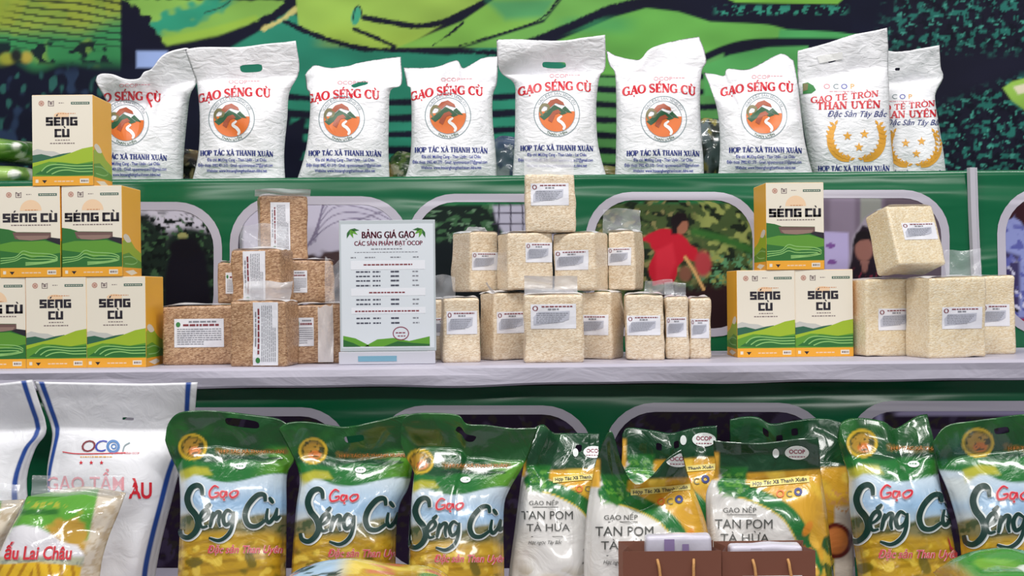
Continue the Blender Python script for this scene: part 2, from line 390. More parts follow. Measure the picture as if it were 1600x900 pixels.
# ---- painted artwork on dense grids
class Painter:
    def __init__(self, X, Y, base): self.X, self.Y = X, Y; self.c = np.tile(lin(base), (X.size, 1)).reshape(X.shape + (3,))
    def mix(self, mask, col):
        m = np.clip(mask, 0, 1)[..., None]; self.c = self.c * (1 - m) + lin(col) * m
    def sd(self, pts, X=None, Y=None):
        X = self.X if X is None else X; Y = self.Y if Y is None else Y
        p = np.asarray(pts, float); d = np.full(X.shape, 1e9); ins = np.zeros(X.shape, bool); n = len(p)
        for i in range(n):
            (x0, y0), (x1, y1) = p[i], p[(i + 1) % n]
            ex, ey = x1 - x0, y1 - y0; L = ex * ex + ey * ey + 1e-12
            t = np.clip(((X - x0) * ex + (Y - y0) * ey) / L, 0, 1)
            d = np.minimum(d, (X - x0 - t * ex) ** 2 + (Y - y0 - t * ey) ** 2)
            cond = ((y0 > Y) != (y1 > Y)) & (X < (x1 - x0) * (Y - y0) / ((y1 - y0) if abs(y1 - y0) > 1e-9 else 1e-9) + x0)
            ins ^= cond
        return np.where(ins, -1, 1) * np.sqrt(d)
    def poly(self, pts, col, soft=1.5, jit=0, jf=0.25, amt=1.0):
        s = self.sd(pts)
        if jit: s = s + jit * noise2(self.X, self.Y, jf, int(abs(pts[0][0])) % 97)
        self.mix(sstep(soft, -soft, s) * amt, col)
    def line(self, pts, w, col, soft=1.2, jit=0, jf=0.3, amt=1.0, n=5):
        p = catmull(pts, n) if len(pts) > 2 else np.asarray(pts, float)
        d = np.full(self.X.shape, 1e9)
        for i in range(len(p) - 1):
            (x0, y0), (x1, y1) = p[i], p[i + 1]; ex, ey = x1 - x0, y1 - y0; L = ex * ex + ey * ey + 1e-12
            t = np.clip(((self.X - x0) * ex + (self.Y - y0) * ey) / L, 0, 1)
            d = np.minimum(d, (self.X - x0 - t * ex) ** 2 + (self.Y - y0 - t * ey) ** 2)
        d = np.sqrt(d) - w / 2
        if jit: d = d + jit * (0.45 * noise2(self.X, self.Y, 0.11, int(abs(pts[0][0])) % 89) + 0.4 * noise2(self.X, self.Y, 0.8, int(abs(pts[0][0])) % 83))
        self.mix(sstep(soft, -soft, d) * amt, col)
    def ell(self, cx, cy, rx, ry, col, soft=0.1, ang=0.0, amt=1.0):
        a, b = math.cos(ang), math.sin(ang)
        x = (self.X - cx) * a + (self.Y - cy) * b; y = (self.Y - cy) * a - (self.X - cx) * b
        self.mix(sstep(1 + soft, 1 - soft, np.hypot(x / rx, y / ry)) * amt, col)
    def speck(self, region, col, freq, seed, thr=0.3, soft=0.4, amt=1.0):
        """noise blotches inside a region mask"""
        n = noise2(self.X, self.Y, freq, seed, 11) * 0.7 + noise2(self.X, self.Y, freq * 2.3, seed + 3, 11) * 0.5
        self.mix(sstep(thr, thr + soft, n) * region * amt, col)

def surf_grid(name, x0, x1, y0, y1, step, paint, fn, mat, parent, origin=(0, 0, 0), keep=None):
    nx = max(2, int((x1 - x0) / step)); ny = max(2, int((y1 - y0) / step))
    X, Y = np.meshgrid(np.linspace(x0, x1, nx + 1), np.linspace(y0, y1, ny + 1), indexing='ij')
    if keep: X, Y = keep(X, Y)
    c = paint(X, Y)
    W = fn(X.ravel(), Y.ravel(), np.zeros(X.size))
    return mesh_obj(name, W, grid_faces(nx, ny, flip=True), mat, parent, origin, cols=c.reshape(-1, 3), smooth=True)

# ---- filled bags and sacks: a closed pillow whose outline is a patch between four traced edges
def resample(pts, t):
    p = np.asarray(pts, float); d = np.r_[0, np.cumsum(np.linalg.norm(np.diff(p, axis=0), axis=1))]; d /= d[-1]
    return np.stack([np.interp(t, d, p[:, 0]), np.interp(t, d, p[:, 1])], -1)
class Bag:
    def __init__(s, L, Tp, R, Y0, zbase, thick, neck=0.74, lean=0.0, flapbend=0.0, seed=1, crumple=1.0, floor_y=None, base_r=0.10, flap_amp=0.005, body_amp=0.0025, film=0.0):
        s.L, s.R, s.T = [catmull(q, 4) for q in (L, R, Tp)]
        s.Y0, s.zb, s.th, s.neck, s.lean, s.fb, s.seed, s.cr = Y0, zbase, thick, neck, lean, flapbend, seed, crumple
        s.br, s.fa, s.ba, s.film = base_r, flap_amp, body_amp, film
        s.BL, s.BR = np.array(L[0], float), np.array(R[0], float)
        x, z = P((s.BL[0] + s.BR[0]) / 2, (s.BL[1] + s.BR[1]) / 2, Y0)
        s.origin = np.array([float(x), Y0, zbase])
    def xy(s, u, v):
        u = np.asarray(u, float); v = np.asarray(v, float)
        Lp = resample(s.L, v); Rp = resample(s.R, v); Tt = resample(s.T, u); B = s.BL + (s.BR - s.BL) * u[..., None]
        TL, TR = s.T[0], s.T[-1]; U, V = u[..., None], v[..., None]
        return (1 - U) * Lp + U * Rp + (1 - V) * B + V * Tt - ((1 - U) * (1 - V) * s.BL + U * (1 - V) * s.BR + (1 - U) * V * TL + U * V * TR)
    def pos(s, u, v, side=-1.0):
        """side -1 = face towards the aisle, +1 = back"""
        u = np.asarray(u, float); v = np.asarray(v, float)
        p = s.xy(u, v)
        yc = s.Y0 + s.lean * v
        x, z = P(p[..., 0], p[..., 1], yc)
        xb, zb0 = P(s.BL[0] + (s.BR[0] - s.BL[0]) * u, s.BL[1] + (s.BR[1] - s.BL[1]) * u, s.Y0)
        z = z + (s.zb - zb0) * (1 - sstep(0, 0.45, v))
        q = np.abs(2 * u - 1)
        g = np.clip(1 - q ** 3.0, 0, 1) ** 0.62
        up = np.clip(v / s.neck, 0, 1)
        t = (0.60 + 0.40 * sstep(0, s.br * 2.2, v)) * np.clip(1 - up ** 5.0, 0, 1) ** 0.75
        env = np.minimum(1, np.minimum(u, 1 - u) * 9)
        body = sstep(s.neck, s.neck - 0.12, v)
        bulk = s.th * t * g
        wr = (s.ba * noise2(u * 6, v * 9, 1.0, s.seed) + 0.5 * s.ba * noise2(u * 14, v * 24, 1.0, s.seed + 5)) * env * sstep(0.0, 0.06, v) * body * s.cr
        if s.film: wr = wr + s.film * (crease2(u * 7, v * 6, 1.5, s.seed + 41) + 0.5 * crease2(u * 16, v * 9, 1.5, s.seed + 43)) * env * sstep(0.35, 0.62, v) * sstep(s.neck, s.neck - 0.05, v)
        flap = sstep(s.neck - 0.10, s.neck + 0.10, v)
        fl = (s.fa * crease2(u * 4, v * 5, 1.5, s.seed + 9) + 0.7 * s.fa * crease2(u * 8, v * 11, 1.5, s.seed + 31)) * flap * s.cr + s.fb * flap * (v - s.neck) / max(1e-3, 1 - s.neck)
        y = yc + side * (bulk + 0.0012) * 1.0 + fl + (wr if side < 0 else 0 * wr)
        edge = np.minimum(np.minimum(u, 1 - u) * 30, 1) * np.minimum((1 - v) * 30, 1)
        y = np.where(np.ones_like(y) > 0, yc + fl + (y - yc - fl) * np.where(edge < 1, edge, 1.0), y)
        return np.stack([x, y, z], -1)
    def project(s, u, v):
        w = s.pos(u, v)
        return unP(w[..., 0], w[..., 2], w[..., 1])
    def inverse(s, X, Y):
        """surface coordinates of the front that show at a photo pixel"""
        yt = s.T[:, 1].mean(); yb = (s.BL[1] + s.BR[1]) / 2
        v = np.clip((yb - Y) / (yb - yt), 0.02, 0.97); u = np.full_like(v, 0.5); e = 0.006
        lo = s.project(np.full_like(v, 0.1), v)[0]; hi = s.project(np.full_like(v, 0.9), v)[0]; u = np.clip(0.1 + 0.8 * (X - lo) / (hi - lo), 0.01, 0.99)
        for _ in range(9):
            x0, y0 = s.project(u, v); xu, yu = s.project(u + e, v); xv, yv = s.project(u, v + e)
            a, b, c, d = (xu - x0) / e, (xv - x0) / e, (yu - y0) / e, (yv - y0) / e
            det = a * d - b * c; det = np.where(np.abs(det) < 500, -500.0, det)
            rx, ry = X - x0, Y - y0
            u = np.clip(u + np.clip((d * rx - b * ry) / det, -0.08, 0.08), 0.006, 0.988); v = np.clip(v + np.clip((a * ry - c * rx) / det, -0.08, 0.08), 0.004, 0.988)
        return u, v
    def lay(s, xf=(0, 0, 0, 0, 1.0), off=0.0007):
        """lay print on the front: xf = artwork anchor x, y, photo pixel of that anchor, scale"""
        def fn(X, Y, Ly):
            u, v = s.inverse(xf[2] + xf[4] * (X - xf[0]), xf[3] + xf[4] * (Y - xf[1])); e = 0.004
            p = s.pos(u, v); a = s.pos(np.clip(u + e, 0, 1), v) - s.pos(np.clip(u - e, 0, 1), v)
            b = s.pos(u, np.clip(v + e, 0, 1)) - s.pos(u, np.clip(v - e, 0, 1))
            n = np.cross(a, b); n /= np.linalg.norm(n, axis=1, keepdims=True) + 1e-12
            n = np.where(n[:, 1:2] > 0, -n, n)
            return p + n * (off * (0.6 + 0.5 * Ly))[:, None]
        return fn
    def build(s, root, name, mat, nu=44, nv=64, art=None, holes=(), xf=None):
        U, V = np.meshgrid(np.linspace(0, 1, nu + 1), np.linspace(0, 1, nv + 1), indexing='ij')
        keep = np.ones((nu, nv), bool)
        for (hu, hv, ru, rv, ang) in holes:
            ca, sa = math.cos(ang), math.sin(ang)
            def loc(u, v):
                a, b = (u - hu) / ru, (v - hv) / rv
                return a * ca + b * sa, b * ca - a * sa
            uc = (U[:-1, :-1] + U[1:, 1:]) / 2; vc = (V[:-1, :-1] + V[1:, 1:]) / 2
            a, b = loc(uc, vc); gone = (a ** 4 + b ** 4) < 1
            keep &= ~gone
            gv = np.zeros(U.shape, bool)
            for dx in (0, 1):
                for dy in (0, 1): gv[dx:dx + nu, dy:dy + nv] |= gone
            a, b = loc(U, V); r = (a ** 4 + b ** 4) ** 0.25 + 1e-6
            a2, b2 = np.where(gv, a / r, a), np.where(gv, b / r, b)
            U = np.where(gv, hu + ru * (a2 * ca - b2 * sa), U); V = np.where(gv, hv + rv * (a2 * sa + b2 * ca), V)
        Wf = s.pos(U, V, -1).reshape(-1, 3); Wb = s.pos(U, V, 1).reshape(-1, 3)
        fk = keep.ravel(); n = len(Wf)
        ff = grid_faces(nu, nv)[fk]; fb = grid_faces(nu, nv, n, True)[fk]
        bi = np.arange(nu + 1) * (nv + 1)
        bot = np.stack([bi[:-1], bi[:-1] + n, bi[1:] + n, bi[1:]], 1)
        cols = None
        if art is not None:
            if xf is None: c = art(U, V)
            else:
                Xp, Yp = s.project(U, V); c = art(xf[0] + (Xp - xf[2]) / xf[4], xf[1] + (Yp - xf[3]) / xf[4])
            c = c.reshape(-1, 3); cols = np.vstack([c, c])
        return mesh_obj(name, np.vstack([Wf, Wb]), np.vstack([ff, fb, bot]), mat, root, s.origin, cols=cols, smooth=True, weld=True)

# ------------------------------------------------------------------ large structure: floor, wall, three-step display
ZT, ZM, ZS = 0.72, H - 0.133, H + 0.2455             # heights of the table, the middle shelf and the top step
YSH, YLB, YMB, YBD = 2.20, 2.27, 2.62, 3.25          # shelf edge, lower banner, middle banner, backdrop
M_FLOOR = plain('hall_floor', (120, 116, 112), 0.5, bmp=dict(scale=6, strength=0.1))
V, Fc = box_geo(-4, 4, -3, 5, -0.05, 0); o = mesh_obj('floor', V, Fc, M_FLOOR); o['kind'] = 'structure'
V, Fc = box_geo(-4, 4, 3.5, 3.6, 0, 3.2); o = mesh_obj('wall_back', V, Fc, plain('hall_wall', (190, 190, 186), 0.7, bmp=dict(scale=30, strength=0.05))); o['kind'] = 'structure'

M_GREEN = plain('green_vinyl', (8, 96, 60), 0.24, 0.5, dict(scale=5, strength=0.35, dist=0.02, detail=2, distortion=0.6, stretch=(0.35, 1, 2.2)))
M_CLOTH = plain('grey_satin_cloth', (186, 182, 198), 0.45, 0.4, dict(scale=14, strength=0.5, dist=0.006, detail=3, distortion=1.2, stretch=(0.6, 1, 1.6)))
M_WOOD = plain('step_board', (110, 104, 96), 0.6, bmp=dict(scale=12, strength=0.1, stretch=(1, 8, 8)))
M_FRAME = plain('pale_frame_print', (182, 178, 192), 0.45)

# table for the front row
r = empty('display_table', (0, 1.9, 0), 'grey cloth-covered table carrying the front row of rice bags', 'table')
V, Fc = box_geo(-1.6, 1.6, 1.55, 2.28, ZT - 0.03, ZT, 0.004); mesh_obj('table_top', V, Fc, M_CLOTH, r, (0, 1.9, 0))
V, Fc = box_geo(-1.58, 1.58, 1.57, 2.28, 0.0, ZT - 0.03, 0.003); mesh_obj('table_skirt', V, Fc, M_CLOTH, r, (0, 1.9, 0))
# middle shelf: a board wrapped in grey satin on a riser
r = empty('display_shelf', (0, 2.4, 0), 'long grey satin-wrapped shelf under the rice bricks and boxes', 'shelf')
nx = 160; xs = np.linspace(-1.6, 1.6, nx + 1)
prof = [(2.61, ZM), (2.4, ZM), (2.22, ZM), (YSH + 0.006, ZM - 0.001), (YSH, ZM - 0.006), (YSH - 0.001, ZM - 0.018), (YSH, ZM - 0.033), (YSH + 0.005, ZM - 0.037), (2.4, ZM - 0.037), (2.61, ZM - 0.037)]
W = np.array([[(x, y - (0.0016 * float(noise2(x * 1.0, z * 30, 14, 4)) if i in (4, 5, 6) else 0), z + (0.0011 * float(noise2(x, 0.3, 22, 8)) if i in (6, 7) else 0)) for i, (y, z) in enumerate(prof)] for x in xs]).reshape(-1, 3)
m = len(prof); ends = [tuple(range(m)), tuple(range(nx * m, nx * m + m))[::-1]]; back = [(i * m + m - 1, i * m + m - 1 + m, i * m + m, i * m) for i in range(nx)]
mesh_obj('shelf_board', W, [tuple(f) for f in grid_faces(nx, m - 1)] + ends + back, M_CLOTH, r, (0, 2.4, 0), weld=True)
V, Fc = box_geo(-1.6, 1.6, 2.29, 2.61, 0, ZM - 0.0412); tag(mesh_obj('shelf_riser', V, Fc, M_WOOD), 'plain board riser under the grey satin shelf, behind the lower banner', 'riser')
# top step
r = empty('display_step', (0, 2.9, 0), 'top step of the stand carrying the white woven rice sacks', 'shelf')
V, Fc = box_geo(-1.7, 1.7, 2.635, 3.2, ZS - 0.03, ZS - 0.001, 0.003); mesh_obj('step_board', V, Fc, M_GREEN, r, (0, 2.9, 0))
V, Fc = box_geo(-1.68, 1.68, 2.66, 3.18, 0, ZS - 0.03); mesh_obj('riser', V, Fc, M_WOOD, r, (0, 2.9, 0))

# hanging green banners with printed photographs in rounded pale frames
def banner_fn(Yb, seed, amp, fold):
    def fn(X, Y, Ly):
        x, z = P(X, Y, Yb)
        y = Yb + amp * noise2(x * 3.2, z * 9, 1.0, seed) + amp * 0.35 * noise2(x * 9, z * 30, 1.0, seed + 2) - 0.0009 * Ly
        y = y - 0.007 * sstep(fold, fold + 22, Y + 5 * np.sin(x * 5 + seed)) * (0.75 + 0.35 * np.sin(x * 4 + seed * 2)) - 0.003 * sstep(fold + 26, fold + 36, Y + 6 * np.sin(x * 3)) * np.clip(np.sin(x * 7 + seed), 0, 1)
        return np.stack([x, y, z], -1)
    return fn
def rrect(x0, y0, x1, y1, r, n=9):
    a = np.linspace(0, np.pi / 2, n); P_ = []
    for cx, cy, s in ((x1 - r, y0 + r, -np.pi / 2), (x1 - r, y1 - r, 0), (x0 + r, y1 - r, np.pi / 2), (x0 + r, y0 + r, np.pi)):
        P_ += [(cx + r * math.cos(s + q), cy + r * math.sin(s + q)) for q in a]
    return np.array(P_)
def photo_keep(x0, y0, x1, y1, r):
    """squeeze a grid into a rounded rectangle"""
    def k(X, Y):
        dy = np.maximum(0, np.maximum(y0 + r - Y, Y - (y1 - r)))
        ins = r - np.sqrt(np.maximum(0, r * r - dy * dy))
        t = (X - x0) / (x1 - x0)
        return x0 + ins + t * (x1 - x0 - 2 * ins), Y
    return k
def banner(name, Yb, x0, x1, ytop, ybot, seed, amp, label, frames, roll_top):
    org = (0, Yb, 0); r = empty(name, org, label, 'banner'); fn = banner_fn(Yb, seed, amp, ytop + 8)
    nx, ny = 220, 40
    X, Y = np.meshgrid(np.linspace(x0, x1, nx + 1), np.linspace(ytop, ybot, ny + 1), indexing='ij')
    # keep top and bottom edges level in the world: undo the roll
    Yl = Y - ROLL * (X - 800)
    W = fn(X.ravel(), Yl.ravel(), np.zeros(X.size)).reshape(nx + 1, ny + 1, 3)
    if roll_top:
        back = W[:, :1].copy(); back[:, :, 1] += 0.06; lip = W[:, :1].copy(); lip[:, :, 1] += 0.004; lip[:, :, 2] += 0.0035
        back[:, :, 2] += 0.004
        W = np.concatenate([back, lip, W], 1); ny += 2
    mesh_obj('vinyl_sheet', W.reshape(-1, 3), grid_faces(nx, ny, flip=True), M_GREEN, r, org, smooth=True)
    for (fx0, fy0, fx1, fy1, rad, wd, paint, lab) in frames:
        yl = ROLL * ((fx0 + fx1) / 2 - 800)
        ph = surf_grid('printed_photo', fx0 + wd, fx1 - wd, fy0 + wd, fy1 - wd, 2.4, paint, lambda X, Y, L, f=fn: f(X, Y, L + 1.0), M_POSTER, r, org,
                       photo_keep(fx0 + wd, fy0 + wd, fx1 - wd, fy1 - wd, rad - wd))
        ph['label'] = lab
        pr = Print(); a = rrect(fx0, fy0, fx1, fy1, rad); b = rrect(fx0 + wd, fy0 + wd, fx1 - wd, fy1 - wd, rad - wd * 0.9); n = len(a)
        tr = [];
        for i in range(n): j = (i + 1) % n; tr += [(i, j, n + j), (i, n + j, n + i)]
        pr.tris(np.vstack([a, b]), tr, M_FRAME, 2, 14); pr.build('frame_border', fn, r, org)
    return r

def ph_plants(X, Y):
    p = Painter(X, Y, (196, 192, 208)); al = np.ones(X.shape)
    p.mix(sstep(335, 362, Y + 14 * noise2(X, Y, 0.07, 3)), (26, 40, 34))
    p.speck(sstep(330, 350, Y) * sstep(470, 430, Y), (60, 92, 62), 0.16, 6, 0.35); p.speck(sstep(320, 345, Y), (14, 22, 22), 0.2, 9, 0.25)
    p.poly([(262, 560), (258, 440), (270, 385), (300, 372), (322, 395), (332, 470), (332, 560)], (16, 14, 26), 4)
    p.ell(287, 369, 8, 5, (150, 150, 96)); p.ell(290, 388, 24, 16, (16, 14, 24), 0.2)
    return p.c
def ph_tent(X, Y):
    p = Painter(X, Y, (192, 188, 208)); p.mix(0.5 * sstep(360, 500, Y), (160, 150, 180))
    for k in range(7): p.line([(470 + k * 4, 395 - k * 3), (520, 350 - k * 12), (580, 345 - k * 8), (640, 390 - k * 14)], 1.6, (120, 112, 138), 1)
    p.line([(560, 345), (640, 315)], 2, (112, 104, 128)); p.line([(377, 345), (376, 420), (378, 470)], 8, (40, 34, 52), 2)
    p.poly([(480, 400), (545, 388), (640, 384), (640, 560), (480, 560)], (72, 56, 58), 3, 2); p.speck(sstep(395, 410, Y), (36, 30, 40), 0.12, 4, 0.2)
    return p.c
def ph_green(X, Y):
    p = Painter(X, Y, (20, 34, 30)); a = np.ones(X.shape)
    p.speck(a, (56, 92, 62), 0.16, 12, 0.35); p.speck(a, (96, 128, 100), 0.24, 15, 0.9)
    p.mix(sstep(324, 316, Y) * 1.0, (26, 108, 66))
    p.poly([(770, 322), (900, 318), (900, 380), (790, 370), (775, 345)], (178, 176, 196), 3)
    for k in range(6): p.line([(780 + k * 18, 318), (778 + k * 20, 380)], 2.2, (50, 46, 64))
    for k in range(3): p.line([(770, 334 + k * 16), (900, 330 + k * 18)], 2, (60, 56, 72))
    p.mix(sstep(372, 384, Y), (18, 26, 30))
    return p.c
def ph_man(X, Y):
    p = Painter(X, Y, (66, 84, 48)); a = np.ones(X.shape); rt = sstep(1060, 1110, X)
    p.mix(sstep(322, 314, Y), (28, 110, 66))
    p.speck(a, (26, 36, 26), 0.16, 21, 0.1, 0.5); p.speck(rt, (140, 150, 84), 0.15, 24, 0.2, 0.6); p.speck(a * (1 - rt), (124, 120, 78), 0.2, 27, 0.7)
    p.line([(1085, 362), (1130, 374), (1180, 394)], 12, (50, 100, 44), 5); p.speck(sstep(390, 410, Y) * rt, (86, 140, 100), 0.3, 29, 0.2)
    p.mix(sstep(424, 452, Y + 6 * noise2(X, Y, 0.12, 2)) * sstep(1080, 1100, X), (46, 16, 24)); p.mix(sstep(440, 460, Y) * sstep(1010, 1040, X), (40, 22, 26))
    p.poly([(1000, 372), (1028, 358), (1052, 358), (1074, 374), (1090, 396), (1106, 404), (1100, 412), (1070, 404), (1060, 416), (1052, 442), (1020, 446), (1013, 420), (1021, 394), (1016, 380), (1000, 378)], (182, 26, 46), 1.5, 1)
    p.poly([(1024, 392), (1050, 380), (1056, 410), (1046, 436), (1024, 440)], (206, 48, 66), 4, amt=0.6)
    p.ell(1064, 352, 11, 14, (150, 98, 78)); p.poly([(1049, 366), (1048, 342), (1058, 331), (1072, 334), (1076, 345), (1066, 346), (1058, 356), (1058, 366)], (26, 18, 22), 1.5)
    p.ell(1098, 412, 13, 20, (168, 60, 66), 0.3); p.line([(1070, 402), (1084, 424), (1099, 452)], 4.5, (204, 160, 104)); p.ell(1070, 428, 10, 12, (120, 78, 62), 0.3)
    return p.c
def ph_woman(X, Y):
    p = Painter(X, Y, (112, 100, 118)); p.mix(sstep(1290, 1300, X) * sstep(1338, 1330, X), (132, 120, 140)); p.mix(sstep(1340, 1345, X) * sstep(1378, 1372, X) * sstep(368, 350, Y), (136, 138, 134))
    p.mix(sstep(1376, 1384, X), (92, 80, 92)); p.poly([(1286, 362), (1324, 364), (1326, 560), (1286, 560)], (178, 168, 214), 2); p.ell(1296, 384, 7, 4, (120, 80, 150)); p.ell(1298, 410, 7, 4, (120, 80, 150))
    p.poly([(1320, 440), (1330, 370), (1350, 340), (1366, 330), (1374, 345), (1372, 440)], (150, 142, 158), 3)
    p.poly([(1322, 430), (1328, 408), (1332, 375), (1346, 352), (1362, 358), (1368, 392), (1376, 430), (1376, 560), (1318, 560)], (34, 24, 36), 2)
    p.ell(1348, 390, 14, 19, (140, 96, 88), 0.15); p.poly([(1330, 386), (1336, 364), (1350, 360), (1364, 368), (1366, 386), (1356, 374), (1342, 376)], (24, 18, 24), 1.5)
    p.poly([(1342, 408), (1356, 408), (1352, 426), (1346, 426)], (138, 96, 90), 1); p.speck(sstep(415, 430, Y) * sstep(1376, 1366, X) * sstep(1318, 1326, X), (120, 40, 60), 0.5, 5, 0.8)
    return p.c
def ph_blue(X, Y):
    p = Painter(X, Y, (34, 30, 40)); p.speck(np.ones(X.shape), (70, 74, 56), 0.2, 5, 0.3)
    p.ell(1596, 335, 22, 26, (52, 24, 32)); p.ell(1592, 306, 26, 10, (64, 62, 50), 0.2)
    p.poly([(1564, 345), (1582, 338), (1610, 372), (1660, 380), (1660, 560), (1586, 560), (1588, 470), (1566, 400)], (134, 142, 196), 2, 2); p.poly([(1566, 392), (1590, 400), (1590, 480), (1566, 470)], (58, 52, 92), 4)
    p.speck(sstep(340, 360, Y), (88, 92, 160), 0.16, 8, 0.3); p.speck(sstep(400, 430, Y), (200, 200, 224), 0.2, 11, 0.9); p.mix(sstep(495, 500, Y), (150, 40, 70))
    return p.c
def ph_dark(seed, light=None):
    def f(X, Y):
        p = Painter(X, Y, (36, 24, 46)); p.speck(np.ones(X.shape), (60, 50, 74), 0.08, seed, 0.4); p.speck(np.ones(X.shape), (46, 40, 40), 0.2, seed + 4, 0.5)
        if light: p.mix(sstep(light, light + 14, X) * sstep(light + 300, light + 290, X) * sstep(652, 646, Y), (150, 142, 176)); p.line([(light - 20, 640), (light - 16, 690)], 10, (150, 146, 186), 3)
        return p.c
    return f
banner('photo_banner', YMB, -60, 1523, 276.5, 552, 3, 0.004, 'green vinyl banner of framed farm photographs behind the rice bricks',
       [(100, 316, 348, 532, 70, 13, ph_plants, 'printed photo of dark foliage'), (360, 307, 640, 530, 74, 13, ph_tent, 'printed photo of a pale arched tent'),
        (636, 303, 896, 528, 74, 13, ph_green, 'printed photo of dark trees by a greenhouse'), (915, 300, 1188, 526, 72, 13, ph_man, 'printed photo of a farmer in a red shirt'),
        (1197, 297, 1482, 524, 72, 13, ph_woman, 'printed photo of a dark-haired woman')], True)
banner('photo_banner', YMB, 1524, 1820, 276.5, 552, 6, 0.003, 'green vinyl banner right of the pale trim post with blue-clothed figure photo',
       [(1556, 293, 1800, 524, 72, 13, ph_blue, 'printed photo of a person in blue')], True)
banner('photo_banner', YLB, -80, 1800, 603, 905, 9, 0.003, 'lower green vinyl banner hanging under the grey shelf behind the bags',
       [(170, 636, 548, 900, 76, 14, ph_dark(3), 'dark printed photo'), (584, 633, 928, 900, 80, 14, ph_dark(13), 'dark printed photo'),
        (942, 629, 1296, 900, 80, 14, ph_dark(23), 'dark printed photo'), (1322, 626, 1700, 900, 70, 16, ph_dark(33, 1390), 'dark printed photo')], False)
# pale trim post between the two middle banners
pr = []
for px, py in ((1519, 262), (1521, 330), (1524, 400), (1528, 470), (1531, 552)):
    x, z = P(px, py, YMB - 0.012); pr.append((float(x), float(z)))
V, Fc = [], []
for k, (x, z) in enumerate(pr):
    for dx, dy in ((-0.010, 0.004), (-0.007, -0.006), (0.004, -0.006), (0.006, -0.002), (0.010, -0.002), (0.012, 0.004)): V.append((x + dx, YMB - 0.012 + dy, z))
for k in range(len(pr) - 1):
    for j in range(6): a, b = k * 6 + j, k * 6 + (j + 1) % 6; Fc.append((a, b, b + 6, a + 6))
Fc += [tuple(range(6)), tuple(range((len(pr) - 1) * 6, len(pr) * 6))[::-1]]
r = mesh_obj('trim_post', V, Fc, plain('trim_plastic', (186, 184, 194), 0.4)); tag(r, 'slim pale plastic post joining the two green photo banners', 'post')

